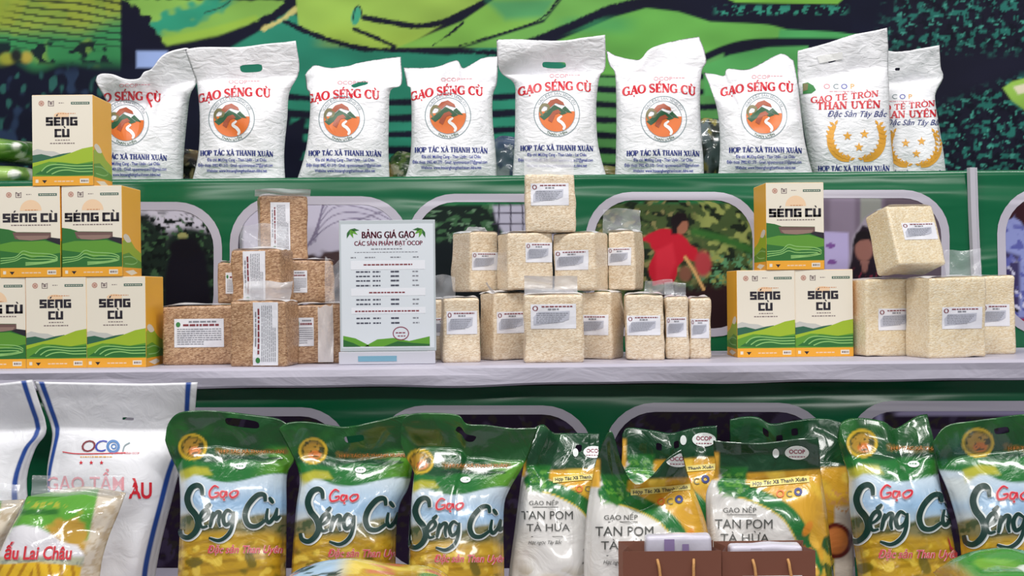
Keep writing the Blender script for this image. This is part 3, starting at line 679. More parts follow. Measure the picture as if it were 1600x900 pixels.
# printed backdrop of rice terraces
def mural(X, Y):
    p = Painter(X, Y, (15, 18, 40)); n = noise2(X, Y, 0.05, 2); nav = (14, 16, 38); one = np.ones(X.shape)
    G1, G2, TE = (132, 178, 82), (96, 164, 84), (42, 130, 106)
    # teal middle slopes and striped terraces
    p.poly([(300, 110), (410, 46), (450, 12), (480, 40), (560, 76), (700, 86), (790, 62), (960, 90), (960, 300), (430, 300), (330, 200)], TE, 3)
    for k in range(10): p.line([(430, 150 + k * 26), (600, 160 + k * 25), (800, 150 + k * 26), (930, 140 + k * 26)], 10 + 2 * (k % 2), nav, 2, 0.8, 0.05)
    p.poly([(420, 170), (480, 190), (480, 300), (420, 300)], nav, 6, 4)
    p.poly([(900, 100), (1130, 60), (1140, 300), (900, 300)], (88, 150, 84), 3)
    for k in range(9): p.line([(890, 112 + k * 24), (960, 116 + k * 24), (1050, 120 + k * 24), (1145, 118 + k * 24)], 10, nav, 2, 0.7, 0.06)
    # big fields
    p.poly([(195, 0), (458, 0), (405, 32), (340, 54), (262, 70), (246, 60), (228, 28), (205, 10)], G1, 2, 1)
    p.poly([(232, 42), (262, 18), (330, 2), (372, -4), (340, 20), (300, 42), (248, 54)], (48, 148, 118), 6, 3)
    p.line([(320, 20), (345, 12), (360, 2)], 2, (40, 70, 60)); p.poly([(250, 60), (330, 44), (400, 24), (405, 32), (340, 56), (262, 72)], (150, 186, 72), 4)
    p.poly([(190, 8), (212, 12), (236, 34), (250, 62), (262, 92), (190, 96)], nav, 2, 3)
    p.line([(235, 84), (300, 76), (350, 63), (400, 43), (440, 16), (458, -4)], 14, nav, 2, 2); p.line([(412, 45), (438, 32), (462, 14)], 7, (196, 184, 116), 2, 1.5)
    p.poly([(214, 80), (262, 80), (262, 106), (214, 106)], (150, 170, 222), 3)
    p.poly([(462, -5), (775, -5), (750, 8), (700, 32), (640, 68), (618, 78), (540, 72), (498, 60), (466, 38)], (148, 182, 80), 2)
    p.mix(0.35 * sstep(20, 60, Y) * sstep(480, 520, X) * sstep(700, 640, X) * sstep(78, 70, Y), (170, 196, 70))
    p.line([(446, 34), (480, 50), (520, 64), (570, 76), (640, 78), (720, 80), (780, 82)], 8, nav, 1.5, 1.5); p.ell(556, 24, 7, 15, (60, 150, 120), 0.15, 0.2)
    p.line([(551, 30), (555, 12), (562, 10), (566, 26)], 2.2, nav); p.line([(568, 27), (610, 34), (650, 40), (690, 34), (722, 20), (765, -2)], 9, nav, 1.5, 0.8)
    p.line([(553, 45), (585, 58), (616, 72)], 6, nav, 1.5, 1)
    p.poly([(620, 74), (722, 32), (775, -4), (876, -4), (852, 28), (800, 46), (722, 72)], (128, 182, 80), 2); p.poly([(760, 0), (870, -4), (850, 26), (790, 30)], (60, 150, 110), 8, amt=0.7)
    p.line([(676, 70), (700, 54), (724, 34)], 2.4, nav, 1, 1); p.line([(718, 71), (790, 49), (846, 28), (874, -4)], 3, nav, 1, 1)
    p.poly([(724, 74), (850, 34), (880, -4), (1010, -4), (960, 12), (880, 46), (820, 74)], (112, 172, 84), 2)
    p.poly([(836, 78), (960, 26), (1010, 12), (1060, 18), (1110, 34), (1200, 38), (1228, 46), (1216, 60), (1150, 68), (1105, 92), (1000, 118), (920, 116)], (104, 172, 80), 2)
    p.mix(0.5 * sstep(860, 900, X) * sstep(1010, 960, X) * sstep(60, 40, Y) * sstep(20, 34, Y), (60, 150, 100))
    p.line([(800, 76), (870, 50), (920, 28), (960, 12), (1010, 3), (1060, 8), (1100, 18)], 14, nav, 2, 1)
    p.poly([(1050, -5), (1330, -5), (1330, 50), (1228, 42), (1110, 28), (1070, 14)], nav, 2); p.speck(sstep(1110, 1130, X) * sstep(1330, 1310, X) * sstep(26, 20, Y) * sstep(6, 12, Y), (52, 140, 120), 0.3, 6, 0.1)
    p.poly([(1130, -5), (1322, -5), (1308, 7), (1150, 4)], (120, 180, 70), 1.5)
    p.poly([(1218, 46), (1300, 50), (1348, 56), (1320, 63), (1216, 62)], (80, 166, 96), 1.5)
    p.line([(1092, 94), (1130, 77), (1170, 67), (1230, 65), (1340, 66)], 11, nav, 2); p.poly([(1100, 102), (1140, 86), (1200, 74), (1262, 72), (1262, 150), (1100, 150)], (84, 162, 90), 2)
    # left panel: slanted seedbeds
    lft = sstep(190.5, 189.5, X)
    c0 = p.c.copy(); p.c[:] = lin((18, 22, 42))
    p.mix(sstep(112, 84, Y + 8 * n), (58, 138, 84)); p.mix(sstep(66, 30, Y + 5 * n + 0.08 * X), (150, 166, 64)); p.speck(sstep(110, 90, Y), (130, 160, 70), 0.06, 17, 0.3, 0.8, 0.7)
    s = Y - 0.13 * X + 2 * noise2(X, Y, 0.04, 8)
    p.mix(sstep(0.45, 0.8, np.sin(s * 2 * np.pi / 11.5)) * sstep(-10, 40, X + 0.9 * Y - 20) * sstep(84, 66, Y) * 0.85, (28, 34, 40)); p.speck(sstep(105, 95, Y) * sstep(60, 70, Y), (24, 40, 44), 0.12, 19, 0.3)
    p.ell(12, 92, 12, 9, (156, 158, 60), 0.5); p.ell(42, 90, 9, 9, (176, 160, 70), 0.5); p.ell(26, 87, 9, 11, (36, 40, 40), 0.5)
    p.speck(sstep(95, 120, Y), (44, 92, 88), 0.11, 31, 0.55, 0.7); p.speck(sstep(95, 120, Y), (40, 56, 84), 0.07, 41, 0.7, 0.8)
    p.c = p.c * lft[..., None] + c0 * (1 - lft[..., None])
    # dark tea bushes on the right
    rg = sstep(1370, 1420, X + 0.2 * Y); rg2 = np.clip(rg + sstep(1265, 1300, X) * sstep(100, 120, Y), 0, 1)
    p.mix(rg2, (24, 24, 42)); dense = rg2 * np.clip(sstep(95, 60, Y) + sstep(140, 170, Y + 0.35 * (X - 1500)), 0, 1)
    p.speck(dense, (40, 108, 100), 0.2, 51, 0.25, 0.6); p.speck(dense, (70, 150, 136), 0.3, 57, 0.95, 0.5); p.speck(dense, (16, 18, 34), 0.26, 59, 0.5)
    p.poly([(1566, 138), (1580, 128), (1610, 120), (1700, 118), (1700, 190), (1600, 172), (1580, 158)], (150, 192, 84), 2); p.poly([(1582, 136), (1620, 126), (1620, 140), (1590, 148)], (226, 216, 190), 2)
    p.c = p.c * (1 + 0.08 * noise2(X, Y, 0.018, 61) + 0.07 * noise2(X, Y, 0.09, 63))[..., None].clip(0.5, 1.5)
    return p.c
r = empty('terrace_backdrop', (0, YBD, 0), 'printed backdrop of green rice terraces hanging behind the top row', 'backdrop')
def mfn(X, Y, L):
    x, z = P(X, Y, YBD); return np.stack([x, YBD + 0.004 * noise2(x * 2.5, z * 3, 1, 5), z], -1)
surf_grid('printed_sheet', -140, 1740, -60, 330, 2.6, mural, mfn, M_POSTER, r, (0, YBD, 0))
xa, za = P(0, -62, YBD); xb, zb = P(1600, -62, YBD)
V, Fc = box_geo(-1.75, 1.75, YBD + 0.012, YBD + 0.05, 0.0, H + 0.86, 0.003); mesh_obj('backing_board', V, Fc, M_WOOD, r, (0, YBD, 0))

# ------------------------------------------------------------------ top step: white woven rice sacks
M_GOLD = plain('gold_ink', (236, 172, 66), 0.4); M_ORANGE = plain('orange_ink', (226, 116, 48), 0.4); M_RUST = plain('rust_ink', (170, 84, 56), 0.4)
M_HILL = plain('hill_green_ink', (44, 92, 62), 0.4); M_OLIVE = plain('olive_ink', (126, 120, 84), 0.4); M_GREYINK = plain('grey_green_ink', (128, 146, 152), 0.4)
M_WHITE = plain('white_ink', (240, 240, 240), 0.4); M_FAINT = plain('faint_pink_ink', (226, 150, 160), 0.4); M_LEAF = plain('leaf_green_ink', (60, 130, 70), 0.4)

def sack_prints(bag, root, at, td, ad):
    lay = bag.lay((1037, 186, at[0], at[1], 1.0)); og = bag.origin
    p = Print(); p.serif('GẠO SÉNG CÙ', 1030 + td[0], 144.5 + td[1], 13.5, M_RED, width=114, wave=lambda x: 6 * ((x - 1032 - td[0]) / 58) ** 2 + td[2] * (1030 + td[0] - x), heavy=1.4)
    p.text('OCOP', 1036 + td[0], 126 + td[1] * .7, 8, M_FAINT, sx=1.3); p.dashes(1052 + td[0], 1070 + td[0], 122 + td[1] * .7, 1, M_FAINT, 3)
    p.build('title_lettering', lay, root, og, 'red serif title lettering')
    p = Print(); cx, cy = 1037, 186
    p.ring(cx, cy, 35.5, 1.1, M_GREYINK, 1); p.ring(cx, cy, 28.2, 0.8, M_GREYINK, 1)
    p.text('GẠO ĐẶC SẢN SÉNG CÙ', 0, 0, 5.2, M_GREYINK, arc=(cx, cy, 30.0, False), sx=1.12)
    p.text('THAN UYÊN', 0, 0, 5.4, M_HILL, arc=(cx, cy, 34.0, True), sx=1.15, bold=0.012)
    a = np.radians(np.linspace(-8, 188, 30)); low = [(cx + 28 * math.cos(q), cy + 28 * math.sin(q)) for q in a]
    p.poly(low + [(cx - 20, cy - 4), (cx - 12, cy - 2), (cx, cy - 6), (cx + 12, cy - 1), (cx + 22, cy - 4)], M_ORANGE, 1, 9)
    p.poly([(cx - 27, cy + 4), (cx - 14, cy - 5), (cx - 4, cy - 14), (cx + 6, cy - 9), (cx + 16, cy - 1), (cx + 8, cy + 2), (cx - 4, cy - 5), (cx - 12, cy + 4), (cx - 20, cy + 10)], M_HILL, 2, 9)
    p.poly([(cx + 8, cy - 8), (cx + 13, cy - 12), (cx + 24, cy - 1), (cx + 16, cy - 2)], M_HILL, 2, 9)
    p.poly([(cx - 12, cy + 4), (cx - 6, cy - 4), (cx + 2, cy - 7), (cx + 7, cy - 2), (cx - 2, cy + 1), (cx - 8, cy + 14), (cx - 14, cy + 10)], M_RUST, 3, 9)
    p.poly([(cx - 16, cy - 14), (cx - 10, cy - 21), (cx, cy - 24), (cx + 10, cy - 18), (cx + 12, cy - 13), (cx + 4, cy - 15), (cx - 2, cy - 17), (cx - 10, cy - 10)], M_RUST, 2, 9)
    p.stroke([(cx - 22, cy + 3), (cx - 26, cy - 6), (cx - 21, cy - 14), (cx - 13, cy - 12), (cx - 14, cy - 5), (cx - 19, cy - 3)], 4.6, M_OLIVE, 2, True)
    p.stroke([(cx + 8, cy + 3), (cx + 2, cy + 9), (cx + 8, cy + 14), (cx + 12, cy + 20), (cx + 10, cy + 25)], 5, M_WHITE, 3, True)
    p.build('emblem', lay, root, og, 'round orange mountain emblem')
    p = Print(); wv = lambda x: 1.5 * ((x - 1030) / 58) ** 2
    p.serif('HỢP TÁC XÃ THANH XUÂN', 1036 + ad, 242.7, 8, M_NAVY, width=114, wave=wv, heavy=1.4)
    p.text('Địa chỉ: Mường Cang - Than Uyên - Lai Châu', 1036 + ad, 252, 7, M_BLUE, width=92, bold=0.01)
    p.text('Điện thoại: 0982.401.370 - Gmail: nguyenvanquan37@gmail.com', 1034 + ad, 260.5, 7, M_BLUE, width=116, bold=0.01)
    p.text('Website: www.htxsanghongthanhxuan.ddns.net', 1036 + ad, 269, 7, M_BLUE, width=94, bold=0.014)
    p.build('address_lettering', lay, root, og, 'blue cooperative address lettering')
def star_prints(bag, root, xf):
    lay = bag.lay(xf); og = bag.origin
    wv = lambda x: 0.10 * (1345 - x)
    p = Print(); p.serif('GẠO TẺ TRÒN', 1320, 153.5, 9.5, M_RED, width=106, wave=wv, heavy=1.35); p.serif('THAN UYÊN', 1326, 169.5, 11.5, M_RED, width=100, wave=lambda x: 0.03 * (1345 - x), heavy=1.4)
    for s, x, m in (('O', 1292, M_FAINT), ('C', 1306, M_GREYINK), ('O', 1319, M_BLUE), ('P', 1332, M_GOLD)): p.text(s, x, 139, 11, m, sx=1.2)
    p.dashes(1296, 1336, 143, 1, M_FAINT, 2); p.build('title_lettering', lay, root, og, 'red two-line title lettering')
    p = Print(); p.text('Đặc Sản Tây Bắc', 1338, 182.5, 13, M_NAVY, shear=0.35, width=92, bold=0.006); p.build('blue_script', lay, root, og, 'navy script lettering'); p = Print(); p.serif('HỢP TÁC XÃ THANH XUÂN', 1334, 267, 8, M_NAVY, width=112, heavy=1.3)
    p.build('blue_lettering', lay, root, og, 'navy serif lettering')
    p = Print()
    for sg in (-1, 1):
        arc = [(1338 + sg * q, yy + 4) for q, yy in ((34, 192), (40, 206), (40, 221), (34, 234), (23, 243), (11, 246))]
        p.stroke(arc, 11, M_GOLD, 1, True)
        pts = catmull(arc, 4)
        for k in range(0, len(pts), 2):
            x, y = pts[k]; d = 1.15 - 0.05 * k
            for e in (-1, 1):
                ang = math.atan2(-1, sg * 0.25) + e * 0.75 - sg * 0.035 * k
                ux, uy = math.cos(ang), math.sin(ang); L, w = 10, 2.2
                p.poly([(x - uy * 0.8, y + ux * 0.8), (x + ux * L * .5 - uy * w, y + uy * L * .5 + ux * w), (x + ux * L, y + uy * L), (x + ux * L * .5 + uy * w, y + uy * L * .5 - ux * w)], M_GOLD, 2)
    for sx, sy in ((1324, 212.5), (1350.5, 209.5), (1342, 230)):
        pt = []
        for k in range(10):
            rr = 7.6 if k % 2 == 0 else 3.1; an = -math.pi / 2 + k * math.pi / 5; pt.append((sx + rr * math.cos(an), sy + rr * math.sin(an)))
        p.poly(pt, M_GOLD, 2)
    p.build('laurel_emblem', lay, root, og, 'gold laurel and three gold stars')
    p = Print(); p.poly([(1254, 131), (1262, 129), (1271, 134), (1275, 141), (1268, 146), (1255, 147)], M_LEAF, 1, 8); p.poly([(1255, 131), (1263, 131), (1262, 141), (1255, 143)], M_OLIVE, 2, 8)
    p.build('leaf_mark', lay, root, og)

SG = 'white woven rice sacks along the top step'
SACKS = [
 ([(168, 284), (170, 220), (168, 160), (158, 130)], [(158, 130), (165, 121), (185, 121), (205, 128), (225, 127), (233, 117), (246, 112), (264, 91), (292, 80), (303, 80)], [(286, 284), (287, 240), (292, 190), (297, 150), (306, 125), (303, 80)], 2.81, None, 'white red-titled rice sack partly hidden behind the topmost gift box'),
 ([(298, 283), (310, 235), (312, 180), (308, 135), (302, 108), (295, 82)], [(295, 82), (320, 78), (380, 77), (430, 72), (466, 68)], [(446, 281), (444, 235), (449, 185), (452, 145), (468, 110), (466, 68)], 2.75, (0.55, 0.845, 0.105, 0.028, 0.0), 'white red-titled rice sack with tall flat header and open slot handle, beside the half-hidden sack'),
 ([(461, 278), (478, 230), (484, 180), (484, 147), (477, 137), (473, 113)], [(473, 113), (479, 104), (489, 97), (510, 101), (540, 98), (560, 92), (600, 86), (624, 84)], [(609, 278), (607, 230), (608, 180), (610, 142), (627, 130), (624, 84)], 2.75, (0.56, 0.80, 0.085, 0.022, 0.25), 'white red-titled rice sack with a small slanted handle slit'),
 ([(629, 277), (641, 240), (643, 180), (641, 138), (634, 130), (627, 98)], [(627, 98), (645, 98), (680, 98), (700, 90), (714, 88), (722, 101), (735, 97), (755, 85), (778, 79)], [(776, 277), (775, 240), (770, 190), (770, 150), (777, 128), (778, 79)], 2.76, None, 'white red-titled rice sack with bright crumpled header folded back and no handle hole'),
 ([(800, 275), (804, 220), (805, 160), (803, 130), (780, 110), (776, 67)], [(776, 67), (800, 67), (835, 69), (880, 69), (910, 64), (944, 59)], [(950, 274), (939, 240), (933, 210), (932, 160), (937, 120), (946, 105), (944, 59)], 2.74, (0.52, 0.845, 0.11, 0.021, 0.0), 'white red-titled rice sack with wide flat header, standing behind the topmost cream rice brick'),
 ([(960, 273), (962, 240), (963, 180), (961, 118), (952, 100), (948, 77)], [(948, 77), (965, 86), (990, 92), (1003, 90), (1016, 75), (1050, 62), (1094, 55)], [(1100, 271), (1099, 240), (1096, 210), (1094, 160), (1096, 112), (1103, 95), (1094, 55)], 2.75, None, 'white red-titled rice sack with header dipped on one side and rising to a sharp corner'),
 ([(1121, 270), (1125, 230), (1122, 180), (1112, 140), (1102, 110)], [(1102, 110), (1118, 113), (1134, 116), (1139, 105), (1175, 104), (1225, 79), (1247, 89)], [(1272, 268), (1258, 220), (1252, 180), (1247, 130), (1247, 89)], 2.735, None, 'white red-titled rice sack with low sloping header, touching the gold-starred sack'),
]
for i, (L, Tp, R, Y0, hole, lab) in enumerate(SACKS):
    b = Bag(L, Tp, R, Y0, ZS, 0.052, neck=0.76, lean=0.02, flapbend=(-0.035, -0.03, 0.035, 0.05, -0.035, 0.02, 0.03)[i], seed=20 + i * 7, flap_amp=(0.010, 0.005, 0.010, 0.014, 0.010, 0.013, 0.012)[i])
    r = empty('rice_sack', b.origin, lab, 'rice sack', SG)
    b.build(r, 'sack_body', M_SACK, 52, 72, holes=[hole] if hole else ())
    sack_prints(b, r, ((197, 192), (362, 186), (534, 186), (700, 181), (870, 178), (1037, 186), (1194, 181))[i], ((5, 6, .03), (11, 7, .07), (9, 9, .05), (5, 9, .06), (4, 5, .05), (0, 0, 0), (-4, 3, .05))[i], (8, 9, 6, 6, 1, 0, 3)[i])
STAR = [([(1272, 268), (1262, 230), (1252, 180), (1247, 130), (1243, 82)], [(1243, 82), (1262, 77), (1290, 70), (1330, 58), (1378, 49)], [(1399, 267), (1391, 200), (1389, 130), (1386, 85), (1378, 49)], 2.80, 'white rice sack with three gold stars, whole gold laurel and a green leaf mark'),
        ([(1372, 266), (1376, 200), (1378, 130), (1380, 84)], [(1380, 84), (1400, 85), (1430, 80), (1460, 75)], [(1481, 266), (1474, 230), (1465, 190), (1461, 150), (1474, 122), (1467, 105), (1460, 75)], 2.89, 'white gold-starred rice sack half hidden behind the other starred sack, last of the sack row')]
for i, (L, Tp, R, Y0, lab) in enumerate(STAR):
    b = Bag(L, Tp, R, Y0, ZS, 0.046, neck=0.74, lean=0.02, flapbend=-0.03, seed=90 + i * 5, flap_amp=0.008)
    r = empty('rice_sack', b.origin, lab, 'rice sack', SG)
    b.build(r, 'sack_body', M_SACK, 52, 72, holes=[(0.38, 0.86, 0.05, 0.012, 0.15)] if i == 0 else [(0.22, 0.86, 0.045, 0.012, 0)])
    star_prints(b, r, (1339, 216, 1339, 216, 1.0) if i == 0 else (1339, 216, 1429, 227, 0.94))
    if i == 0:
        p = Print(); p.poly([(1276, 88), (1316, 81), (1317, 92), (1280, 99)], M_WHITE, 2, 8); p.build('handle_tab', b.lay(off=0.0012), r, b.origin)

# small bags lying or leaning behind the sacks
def bgart(c0, c1, c2, seed):
    def f(U, V):
        p = Painter(U * 100, V * 100, c0); p.speck(np.ones(U.shape), c1, 0.07, seed, -0.1, 0.5); p.speck(np.ones(U.shape), c2, 0.1, seed + 5, 0.6, 0.4)
        return p.c
    return f
def upright(name, x0, x1, yt, yb, Y0, zb, art, lab, cat, group, th=0.03):
    w = x1 - x0
    L = [(x0 - 2, yb), (x0 - 3, yb * .5 + yt * .5), (x0 + w * .06, yt + (yb - yt) * .18), (x0 + w * .14, yt + 6)]
    R = [(x1 + 2, yb), (x1 + 3, yb * .5 + yt * .5), (x1 - w * .06, yt + (yb - yt) * .18), (x1 - w * .14, yt + 5)]
    b = Bag(L, [L[-1], (x0 + w * .3, yt), (x0 + w * .6, yt + 2), R[-1]], R, Y0, zb, th, neck=0.93, seed=int(x0) % 50, flap_amp=0.004)
    r = empty(name, b.origin, lab, cat, group); b.build(r, 'bag_body', M_FILMPRINT, 26, 30, art=art); return r
BG = 'small bags behind the sack row'
upright('rice_bag', 262, 328, 232, 296, 2.94, ZS, bgart((40, 36, 40), (120, 100, 70), (196, 178, 130), 3), 'dark and tan bag low behind the gap beside the slot-handled sack', 'rice bag', BG)
upright('rice_bag', 568, 612, 246, 296, 2.92, ZS, bgart((190, 160, 96), (120, 100, 60), (222, 200, 150), 7), 'small tan bag low beside the sack with the slanted slit', 'rice bag', BG)
upright('rice_bag', 606, 662, 236, 296, 2.95, ZS, bgart((120, 150, 70), (60, 96, 48), (226, 220, 190), 9), 'small green leafy-printed bag low behind the gap before the crumpled-header sack', 'rice bag', BG)
upright('rice_bag', 764, 826, 212, 294, 2.93, ZS, bgart((126, 146, 168), (90, 108, 140), (190, 200, 206), 13), 'grey blue bag rounded at top, behind the gap by the wide-headed sack', 'rice bag', BG)
upright('rice_bag', 930, 978, 258, 292, 2.93, ZS, bgart((196, 170, 110), (140, 120, 76), (226, 210, 160), 15), 'small tan bag low beside the dipped-header sack', 'rice bag', BG)
upright('rice_bag', 1084, 1140, 184, 290, 2.93, ZS, bgart((120, 134, 140), (60, 66, 60), (172, 160, 90), 19), 'tall blue and olive bag behind the gap before the low-headered sack', 'rice bag', BG)

def pillow(name, x0, x1, Yc, dep, z0, th, art, mat, lab, cat, group=None, seed=1, part='bag_body', rot=0.0):
    cx = (x0 + x1) / 2; w = x1 - x0
    r = empty(name, (cx, Yc, z0), lab, cat, group, (0, 0, rot)); n, m = 46, 34
    U, V = np.meshgrid(np.linspace(0, 1, n + 1), np.linspace(0, 1, m + 1), indexing='ij')
    g = np.clip(1 - np.abs(2 * U - 1) ** 4, 0, 1) ** 0.55 * np.clip(1 - np.abs(2 * V - 1) ** 4, 0, 1) ** 0.55
    x = (U - 0.5) * w; y = (V - 0.5) * dep
    wob = (0.003 * noise2(U * 5, V * 5, 1, seed) + 0.0035 * crease2(U * 6, V * 5, 1.7, seed + 60)) * g
    top = np.stack([x, y, th * 0.48 + th * 0.5 * g + wob], -1).reshape(-1, 3); bot = np.stack([x, y, th * 0.48 - th * 0.48 * g], -1).reshape(-1, 3)
    c = art(U, V).reshape(-1, 3)
    mesh_obj(part, np.vstack([top, bot]), np.vstack([grid_faces(n, m), grid_faces(n, m, len(top), True)]), mat, r, cols=np.vstack([c, c]), smooth=True, weld=True)
    return r
xg0, _ = P(-70, 260, 2.8); xg1, _ = P(54, 260, 2.8)
ga = bgart((110, 150, 70), (168, 204, 110), (236, 238, 228), 23)
pillow('rice_bag', float(xg0), float(xg1), 2.84, 0.24, ZS, 0.062, ga, M_FILMPRINT, 'lime green rice bag lying flat at the bottom of the pair by the gift boxes', 'rice bag', BG, 5)
pillow('rice_bag', float(xg0) - 0.02, float(xg1) - 0.004, 2.85, 0.23, ZS + 0.066, 0.058, bgart((126, 168, 78), (90, 136, 62), (238, 240, 230), 27), M_FILMPRINT, 'lime green rice bag lying on top of another beside the gift boxes', 'rice bag', BG, 8)

# ------------------------------------------------------------------ gift boxes
BW, BH, BD = 0.1125, 0.168, 0.108
C_ = {k: plain('box_' + k, v, 0.45) for k, v in dict(cream=(234, 226, 210), yellow=(250, 186, 56), band=(238, 168, 48), black=(32, 26, 40), sun=(240, 206, 170), haze=(196, 196, 190),
      fir=(44, 98, 74), lime=(158, 186, 44), leaf=(92, 150, 48), deep=(42, 110, 46), pale=(142, 194, 112), win=(112, 84, 80), winlit=(146, 118, 108), iconr=(190, 140, 124), iconk=(126, 110, 110), barg=(72, 104, 92), tan=(208, 140, 90)).items()}
C = C_
def box_prints(kind):
    p = Print()
    p.rect(0.4, 0.4, 94.6, 141.6, C['cream'], 0)
    p.ring(15, 13, 3.6, 1.5, C['iconr'], 1); p.rect(13, 11, 17, 15, C['iconr'], 1); p.stroke([(26, 9), (26, 17), (34, 17), (34, 9), (31, 11), (29, 11), (26, 9)], 1.5, C['iconk'], 1, n=1); p.rect(28, 12, 32, 15, C['iconk'], 1)
    p.dashes(42, 50, 12.5, 1.3, C['iconk'], 4, 1, 2, 4); p.rect(61, 11, 90, 15, C['barg'], 1); p.dashes(63, 88, 13, 1.2, C['cream'], 6, 2, 1, 3)
    if kind == 'two':
        p.ell(46, 32, 12, 5, C['sun'], 1); p.dashes(40, 68, 29, 1.2, C['tan'], 7, 2, 2, 4)
        p.tech('SENG', 47, 48, 13.5, C['black'], 2, 1.15, {(1, 'acute')}); p.tech('CU', 47, 66, 13, C['black'], 2, 1.15, {(1, 'grave')})
        p.dashes(36, 59, 70.5, 1.4, C['iconk'], 8, 2, 2, 4); p.dashes(28, 66, 75.5, 1.6, C['iconk'], 9, 2, 2, 5)
        p.poly([(0.4, 87), (8, 84), (20, 87), (34, 88), (44, 92), (30, 98), (0.4, 98)], C['haze'], 1); p.poly([(0.4, 94), (14, 92), (30, 96), (46, 92), (60, 90), (60, 104), (0.4, 108)], C['fir'], 2)
        p.poly([(0.4, 106), (22, 101), (44, 96), (62, 90), (78, 84), (94.6, 81), (94.6, 127), (0.4, 127)], C['lime'], 3); p.poly([(0.4, 112), (26, 104), (46, 105), (70, 108), (94.6, 104), (94.6, 127), (0.4, 127)], C['leaf'], 4)
        p.poly([(4, 124), (22, 113), (40, 106), (66, 109), (94.6, 107), (94.6, 125), (50, 126)], C['deep'], 5)
        for q in range(3): p.stroke([(14 + 8 * q, 119 + 2.2 * q), (24 + 9 * q, 110.5 + 4 * q), (40 + 8 * q, 108.5 + 4.4 * q), (66 + 3 * q, 111 + 4.4 * q), (94, 110.5 + 4.6 * q)], 1.7, C['pale'], 6, n=5)
    else:
        a = np.linspace(np.pi, 2 * np.pi, 18); p.poly([(49 + 17 * math.cos(q), 38 + 17 * math.sin(q)) for q in a], C['sun'], 1); p.dashes(40, 60, 37, 1.3, C['tan'], 5, 2, 2, 4)
        p.tech('SENG CU', 48, 56, 14, C['black'], 2, 1.20, {(1, 'acute'), (6, 'grave')}); p.dashes(18, 80, 60.5, 1.7, C['iconk'], 8, 2, 2, 5)
        p.poly([(0.4, 65), (14, 67), (26, 71), (80, 72), (80, 80), (94.6, 82), (94.6, 127), (0.4, 127)], C['deep'], 1)
        p.poly([(20, 71.5), (80, 72.5), (80, 81), (60, 84), (40, 84), (24, 82)], C['win'], 3); p.poly([(24, 77), (78, 77), (74, 82), (50, 84.5), (30, 83)], C['winlit'], 4)
        p.poly([(72, 83), (80, 80), (94.6, 82), (94.6, 92)], C['black'], 4); p.poly([(0.4, 90), (20, 86), (46, 86), (70, 85), (94.6, 92), (94.6, 127), (0.4, 127)], C['leaf'], 5)
        p.poly([(0.4, 100), (30, 104), (50, 112), (94.6, 104), (94.6, 127), (0.4, 127)], C['deep'], 6)
        for q in range(3): p.stroke([(1, 112 + 4 * q), (24, 110 + 3 * q), (36, 101 + 5 * q), (50, 104 + 5 * q), (78, 106 + 4 * q), (90, 112 + 2 * q), (72, 118 + q), (40, 119 + 2 * q)], 1.4, C['pale'], 7, n=5)
    p.rect(0.4, 127, 94.6, 141.6, C['band'], 8); p.rect(5, 132, 9.5, 137, C['cream'], 9); p.poly([(15, 133), (23, 133), (19, 138)], C['black'], 9); p.rect(74, 131, 88, 138, C['cream'], 9); p.dashes(76, 87, 134.5, 3, C['iconk'], 2, 10, 1, 2.5, .8); p.dashes(34, 64, 135, 2, C['sun'], 3, 9, 3, 8)
    return p
def side_prints():
    p = Print()
    p.poly([(0.4, 86), (30, 80), (60, 96), (90.6, 104), (90.6, 141), (0.4, 141)], C['lime'], 1); p.poly([(0.4, 108), (30, 104), (60, 112), (90.6, 118), (90.6, 130), (0.4, 128)], C['leaf'], 2)
    p.poly([(4, 80), (14, 75), (30, 78), (40, 86), (20, 88)], C['cream'], 2, smooth=4); p.rect(0.4, 128, 90.6, 141.6, C['band'], 3); p.poly([(10, 134), (50, 131), (70, 136), (40, 140)], C['cream'], 4)
    p.stroke([(4, 112), (40, 110), (70, 116), (50, 122), (10, 122)], 1.8, C['pale'], 4)
    return p
PR = {k: box_prints(k) for k in ('two', 'one')}; PS = side_prints()
S = BW / 95.0
def make_box(kind):
    r = empty('gift_box', (0, 0, 0))
    V, Fc = box_geo(-BW / 2, BW / 2, -BD / 2, BD / 2, 0.0003, BH, 0.0012); mesh_obj('carton', V, Fc, C['yellow'], r)
    PR[kind].build('front_print', lambda X, Y, L: np.stack([(X - 47.5) * S, -BD / 2 - 0.00012 - 0.00010 * L, BH - Y * S], -1), r)
    PS.build('side_print', lambda X, Y, L: np.stack([BW / 2 + 0.00012 + 0.0001 * L, -BD / 2 + X * S, BH - Y * S], -1), r)
    PS.build('side_print', lambda X, Y, L: np.stack([-BW / 2 - 0.00012 - 0.0001 * L, -BD / 2 + X * S, BH - Y * S], -1), r)
    # tuck flaps on the lid
    V, Fc = box_geo(-BW / 2 + 0.001, BW / 2 - 0.001, -BD / 2 + 0.001, BD / 2 - 0.001, BH - 0.0002, BH + 0.0004); mesh_obj('lid', V, Fc, C['cream'], r)
    return r
protos = {k: make_box(k) for k in ('two', 'one')}; used = set()
